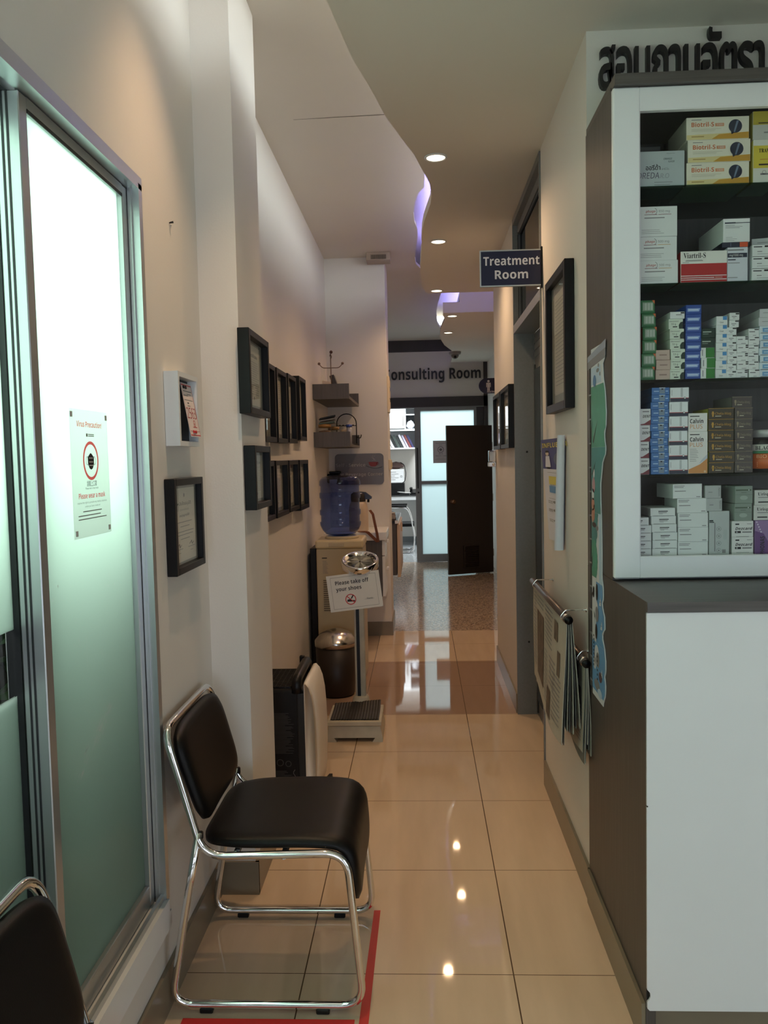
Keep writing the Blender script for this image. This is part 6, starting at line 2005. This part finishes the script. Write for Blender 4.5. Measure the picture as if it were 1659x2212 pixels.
def p_gg(mb, w, h):
    mb.rect(-w * 0.45, w * 0.42, h * 0.72, h * 0.80, C(74, 92, 74)); mb.disc(w * 0.28, h * 0.76, h * 0.03, CARDW, y=-0.0008, n=10)
    mb.rect(-w * 0.49, w * 0.49, h * 0.49, h * 0.505, C(96, 110, 100)); mb.disc(0, h * 0.32, h * 0.12, C(156, 168, 160), rx=w * 0.22); mb.rect(-w * 0.15, w * 0.15, h * 0.6, h * 0.63, C(90, 104, 92))
me = carton('grey_green', 0.0490, 0.11, 0.0490, GG, p_gg, side=C(176, 184, 180))
stack(me, 'grey-green box', ', on the boxes with slanted lettering', 0.9040, zt, 2, 0.0490, 0.11, 'grey-green boxes', dxs=[-0.001, 0.001])
PUR, PUR2 = C(142, 112, 158), C(96, 56, 118)
def p_pho(mb, w, h):
    mb.pl([(-w * 0.495, 0.0006), (w * 0.10, 0.0006), (w * 0.10, h * 0.40), (-w * 0.1, h * 0.62), (-w * 0.495, h * 0.70)], PUR2); mb.pl([(w * 0.1, 0.0006), (w * 0.495, 0.0006), (w * 0.495, h * 0.42), (w * 0.1, h * 0.40)], C(150, 50, 84))
    mb.text('PHONAS', -w * 0.06, h * 0.02, h * 0.12, INK, y=-0.001, al='L', bold=True, rot=PI / 2, width=h * 0.52)
    for k in range(5):
        mb.disc(-w * 0.42 + k * w * 0.05, h * (0.95 - 0.07 * k), w * 0.035, C(214, 200, 220), y=-0.0009, n=10)
me = carton('purple', 0.0600, 0.10, 0.0980, PUR, p_pho)
zt = stack(me, 'purple box with upright lettering', ', right edge of the lowest shelf', 0.9655, S5, 1, 0.0980, 0.10, None, jit=0)
def p_uri(mb, w, h):
    mb.text('Urispas', -w * 0.36, h * 0.64, h * 0.20, INK, al='L', bold=2, width=w * 0.74); mb.rect(-w * 0.34, w * 0.42, h * 0.48, h * 0.53, GREYINK); mb.rect(-w * 0.34, w * 0.12, h * 0.16, h * 0.24, INK)
me = carton('serif', 0.0600, 0.10, 0.0422, C(206, 206, 202), p_uri)
stack(me, 'off-white box with serif lettering', ', on the purple box', 0.9640, zt, 2, 0.0422, 0.10, 'off-white boxes with serif lettering')
me = carton('leaning', 0.05, 0.16, 0.075, C(150, 154, 156), p_0)
stack(me, 'grey box at the back left of the lowest shelf', ' behind the flat boxes', 0.612, S5, 1, 0.075, 0.16, None, yf=2.488, rot=0.0, jit=0)

# second shelf
LRED = C(186, 112, 108)
def p_met(num):
    def f(mb, w, h):
        x = w * 0.18
        mb.text('phage', x - 0.028, h - 0.016, 0.006, LRED, al='C', bold=True, slant=0.15, width=0.026)
        mb.ring(x - 0.020, h - 0.0135, 0.0085, 0.0098, GREYINK, a0=-1.1, a1=1.2, n=14)
        mb.text(num + ' mg', x - 0.006, h - 0.016, 0.0058, GREYINK, al='L', width=0.030)
        mb.rect(x - 0.045, x - 0.010, h - 0.0225, h - 0.0213, MAROON); mb.rect(x - 0.007, x + 0.028, h - 0.0225, h - 0.0213, MAROON if num == '850' else GOLD)
        mb.rect(x - 0.045, x + 0.010, h - 0.032, h - 0.0295, GREYINK)
        mb.lines(-w * 0.2, w * 0.28, 0.006, 0.020, 3, GREYINK, 0.0009, ragged=0.3)
    return f
me = carton('box_500', 0.142, 0.12, 0.0640, CARDW, p_met('500'))
zt = stack(me, 'white 500 mg box with a grey ring', ', second shelf', 0.6515, S2, 2, 0.0640, 0.12, 'white 500 mg boxes', dxs=[0, -0.003])
me = carton('box_850', 0.139, 0.12, 0.0810, CARDW, p_met('850'))
stack(me, 'taller white 850 mg box on top of the 500 mg boxes', ', second shelf', 0.6500, zt, 1, 0.0810, 0.12, None, jit=0)
def p_via(mb, w, h):
    mb.rect(-w * 0.494, w * 0.494, 0.0008, h * 0.60, CRED)
    for k, z in enumerate((0.20, 0.135, 0.075)):
        mb.rect(-w * 0.494, w * (0.49 if k != 1 else 0.22), h * z, h * (z + 0.022), CARDW, y=-0.0008)
    mb.rect(w * 0.24, w * 0.40, h * 0.115, h * 0.175, LRED, y=-0.0009)
    mb.text('Viartril-S', -w * 0.44, h * 0.78, h * 0.17, INK, al='L', bold=2, width=w * 0.48); mb.rect(-w * 0.38, -w * 0.04, h * 0.715, h * 0.725, GREYINK); mb.rect(-w * 0.40, -w * 0.02, h * 0.685, h * 0.70, INK); mb.rect(-w * 0.46, -w * 0.32, h * 0.635, h * 0.65, GREYINK)
me = carton('red_white', 0.1260, 0.11, 0.0850, C(226, 226, 220), p_via, side=C(160, 40, 44))
stack(me, 'wide red and white box with three white lines', ', second shelf', 0.7920, S2, 1, 0.0850, 0.11, None, jit=0)
def p_gl(mb, w, h):
    mb.text('mg/1000 mg', -w * 0.08, h * 0.735, h * 0.065, CARDW, y=-0.0008, width=w * 0.66); mb.rect(-w * 0.495, w * 0.46, h * 0.70, h * 0.83, NAVYC)
    mb.rect(-w * 0.48, w * 0.30, h * 0.90, h * 0.94, GREYINK); mb.rect(-w * 0.48, -w * 0.10, h * 0.62, h * 0.65, NAVYC); mb.rect(-w * 0.48, w * 0.10, h * 0.53, h * 0.55, GREYINK); mb.rect(-w * 0.48, 0, h * 0.1, h * 0.12, GREYINK)
me = carton('mg1000', 0.0550, 0.11, 0.0920, C(208, 212, 222), p_gl)
zt = stack(me, 'pale box with a navy mg/1000 mg band', ', right of the red and white box', 0.8835, S2, 1, 0.0920, 0.11, None, jit=0)
def p_bo(mb, w, h):
    mb.rect(w * 0.18, w * 0.495, 0.0006, h - 0.0006, C(204, 84, 48)); mb.rect(-w * 0.17, -w * 0.16, h * 0.1, h * 0.9, C(150, 170, 200))
me = carton('navy_orange', 0.0700, 0.12, 0.0140, NAVYC, p_bo)
zt = stack(me, 'thin navy and orange box', ' between the two pale boxes, second shelf', 0.8760, zt, 1, 0.0140, 0.12, None, jit=0)
def p_wt(mb, w, h):
    mb.rect(-w * 0.495, w * 0.495, h * 0.86, h * 0.995, C(232, 234, 236)); mb.rect(-w * 0.44, -w * 0.04, h * 0.79, h * 0.845, NAVYC); mb.rect(-w * 0.04, w * 0.495, h * 0.80, h * 0.83, NAVYC); mb.lines(-w * 0.42, w * 0.26, h * 0.58, h * 0.74, 3, GREYINK, 0.001, ragged=0.5); mb.lines(-w * 0.4, w * 0.05, h * 0.03, h * 0.24, 3, GREYINK, 0.0008, ragged=0.6)
me = carton('navy_line', 0.0720, 0.20, 0.0630, CARDW, p_wt)
stack(me, 'long white box with a thin navy line', ', uppermost on the second shelf', 0.8800, zt, 1, 0.0630, 0.20, None, jit=0)
def p_sw(mb, w, h):
    mb.rect(w * 0.0, w * 0.495, h * 0.78, h * 0.92, INK); mb.rect(-w * 0.45, -w * 0.1, h * 0.78, h * 0.86, INK); mb.rect(-w * 0.30, -w * 0.1, h * 0.40, h * 0.46, GREYINK); mb.rect(-w * 0.3, w * 0.2, h * 0.2, h * 0.23, GREYINK); mb.rect(-w * 0.495, w * 0.495, h * 0.0, h * 0.03, INK)
me = carton('dark_tab', 0.0660, 0.15, 0.0322, CARDW, p_sw)
zt = stack(me, 'white box with a dark bar', ', right edge of the second shelf', 0.9555, S2, 3, 0.0322, 0.15, 'white boxes with a dark bar', jit=0.001)
me = carton('askew', 0.0700, 0.12, 0.0260, C(186, 192, 192), p_0)
stack(me, 'grey box lying askew on the white boxes with a dark bar', ', second shelf', 0.985, zt, 1, 0.0260, 0.12, None, rot=-0.22, dxs=[0], yf=2.385, jit=0.0)

# top shelf
def p_reda(mb, w, h):
    mb.text('ออรีด้า', -w * 0.14, h * 0.47, h * 0.13, INK, al='L', bold=True, width=w * 0.24); mb.text('อาร์.โอ.', w * 0.12, h * 0.46, h * 0.06, GREYINK, al='L', width=w * 0.13)
    mb.text('OREDA', -w * 0.29, h * 0.23, h * 0.165, C(96, 92, 112), al='L', slant=0.12, width=w * 0.37); mb.text('R.O', w * 0.10, h * 0.23, h * 0.13, C(150, 152, 160), al='L', slant=0.12, width=w * 0.14)
    mb.text('ORANGE', w * 0.22, h * 0.75, h * 0.05, INK, slant=0.15, width=w * 0.14); mb.text('FLAVOR', w * 0.28, h * 0.67, h * 0.05, INK, slant=0.15, width=w * 0.10)
    mb.rect(w * 0.0, w * 0.30, h * 0.11, h * 0.125, GREYINK); mb.rect(w * 0.0, w * 0.26, h * 0.04, h * 0.055, GREYINK); mb.rect(w * 0.2, w * 0.34, h * 0.92, h * 0.93, GREYINK)
me = carton('sachets', 0.1640, 0.12, 0.0945, C(178, 188, 192), p_reda)
stack(me, 'pale grey-blue box with Thai print', ', left end of the top shelf', 0.6570, S1, 1, 0.0945, 0.12, None, jit=0)
me = carton('dark_back', 0.0960, 0.10, 0.1600, C(92, 94, 94), p_0)
stack(me, 'grey box standing behind the Thai-printed box', ', top shelf', 0.668, S1, 1, 0.1600, 0.10, None, yf=2.50, jit=0)
CREAMB = C(222, 206, 150)
def p_bio(mb, w, h):
    mb.pl([(-w * 0.494, 0.0008), (w * 0.494, 0.0008), (w * 0.494, h * 0.30), (-w * 0.494, h * 0.22)], CREAMB)
    mb.pl([(-w * 0.10, 0.001), (w * 0.494, 0.001), (w * 0.494, h * 0.30), (w * 0.02, h * 0.22)], GOLD, y=-0.0006)
    mb.disc(w * 0.28, h * 0.56, h * 0.30, NAVYC, y=-0.0008, rx=h * 0.30)
    mb.pl([(w * 0.22, h * 0.20), (w * 0.27, h * 0.28), (w * 0.21, h * 0.34)], NAVYC, y=-0.0008)
    mb.pl([(w * 0.25, h * 0.30), (w * 0.275, h * 0.30), (w * 0.335, h * 0.80), (w * 0.30, h * 0.80)], C(110, 126, 150), y=-0.001)
    mb.text('Biotril-S', -w * 0.42, h * 0.58, h * 0.19, C(206, 110, 62), al='L', bold=True, width=w * 0.36)
    mb.rect(-w * 0.04, w * 0.10, h * 0.58, h * 0.72, C(214, 150, 110)); mb.text('1500', w * 0.03, h * 0.61, h * 0.08, CARDW, y=-0.0008, width=w * 0.10)
    mb.rect(-w * 0.42, -w * 0.26, h * 0.87, h * 0.90, GREYINK); mb.lines(-w * 0.42, w * 0.06, h * 0.36, h * 0.50, 3, C(186, 180, 160), 0.0008, ragged=0.3); mb.rect(-w * 0.42, -w * 0.22, h * 0.12, h * 0.16, C(170, 140, 80), y=-0.0009)
me = carton('joint', 0.1690, 0.16, 0.0600, C(226, 222, 206), p_bio, side=C(170, 166, 154))
stack(me, 'cream and gold box with a dark round knee picture', ', top shelf', 0.8290, S1, 3, 0.0602, 0.16, 'cream and gold boxes', dxs=[0.0, 0.003, -0.001], rot=0.015)
def p_tra(mb, w, h):
    mb.rect(-w * 0.494, w * 0.494, h * 0.34, h * 0.86, YELC)
    mb.text('TRAVAMIN', -w * 0.30, h * 0.70, h * 0.09, INK, y=-0.0009, al='L', bold=2, width=w * 1.0 * 0.76); mb.rect(-w * 0.26, w * 0.3, h * 0.53, h * 0.55, GOLD, y=-0.0009); mb.rect(-w * 0.30, w * 0.4, h * 0.40, h * 0.44, CDARK, y=-0.0009)
    mb.ring(-w * 0.1, h * 0.24, w * 0.06, w * 0.075, GREYINK, n=14); mb.rect(-w * 0.24, w * 0.2, h * 0.18, h * 0.22, GREYINK)
me = carton('yellow_white', 0.0740, 0.12, 0.1150, C(216, 216, 208), p_tra, side=C(196, 184, 90))
zt = stack(me, 'yellow and white box', ', right edge of the top shelf', 0.9605, S1, 1, 0.1150, 0.12, None, jit=0)
def p_t2(mb, w, h):
    mb.rect(-w * 0.494, w * 0.494, h * 0.52, h * 0.995, C(176, 160, 60)); mb.rect(-w * 0.3, w * 0.3, h * 0.56, h * 0.60, CDARK, y=-0.0009); mb.rect(-w * 0.1, w * 0.4, h * 0.22, h * 0.27, GREYINK)
me = carton('yellow_top', 0.0740, 0.12, 0.0750, C(190, 190, 186), p_t2, side=C(160, 150, 70))
stack(me, 'yellow and grey box lying on the yellow and white box', ', top shelf', 0.9590, zt, 1, 0.0750, 0.12, None, jit=0)
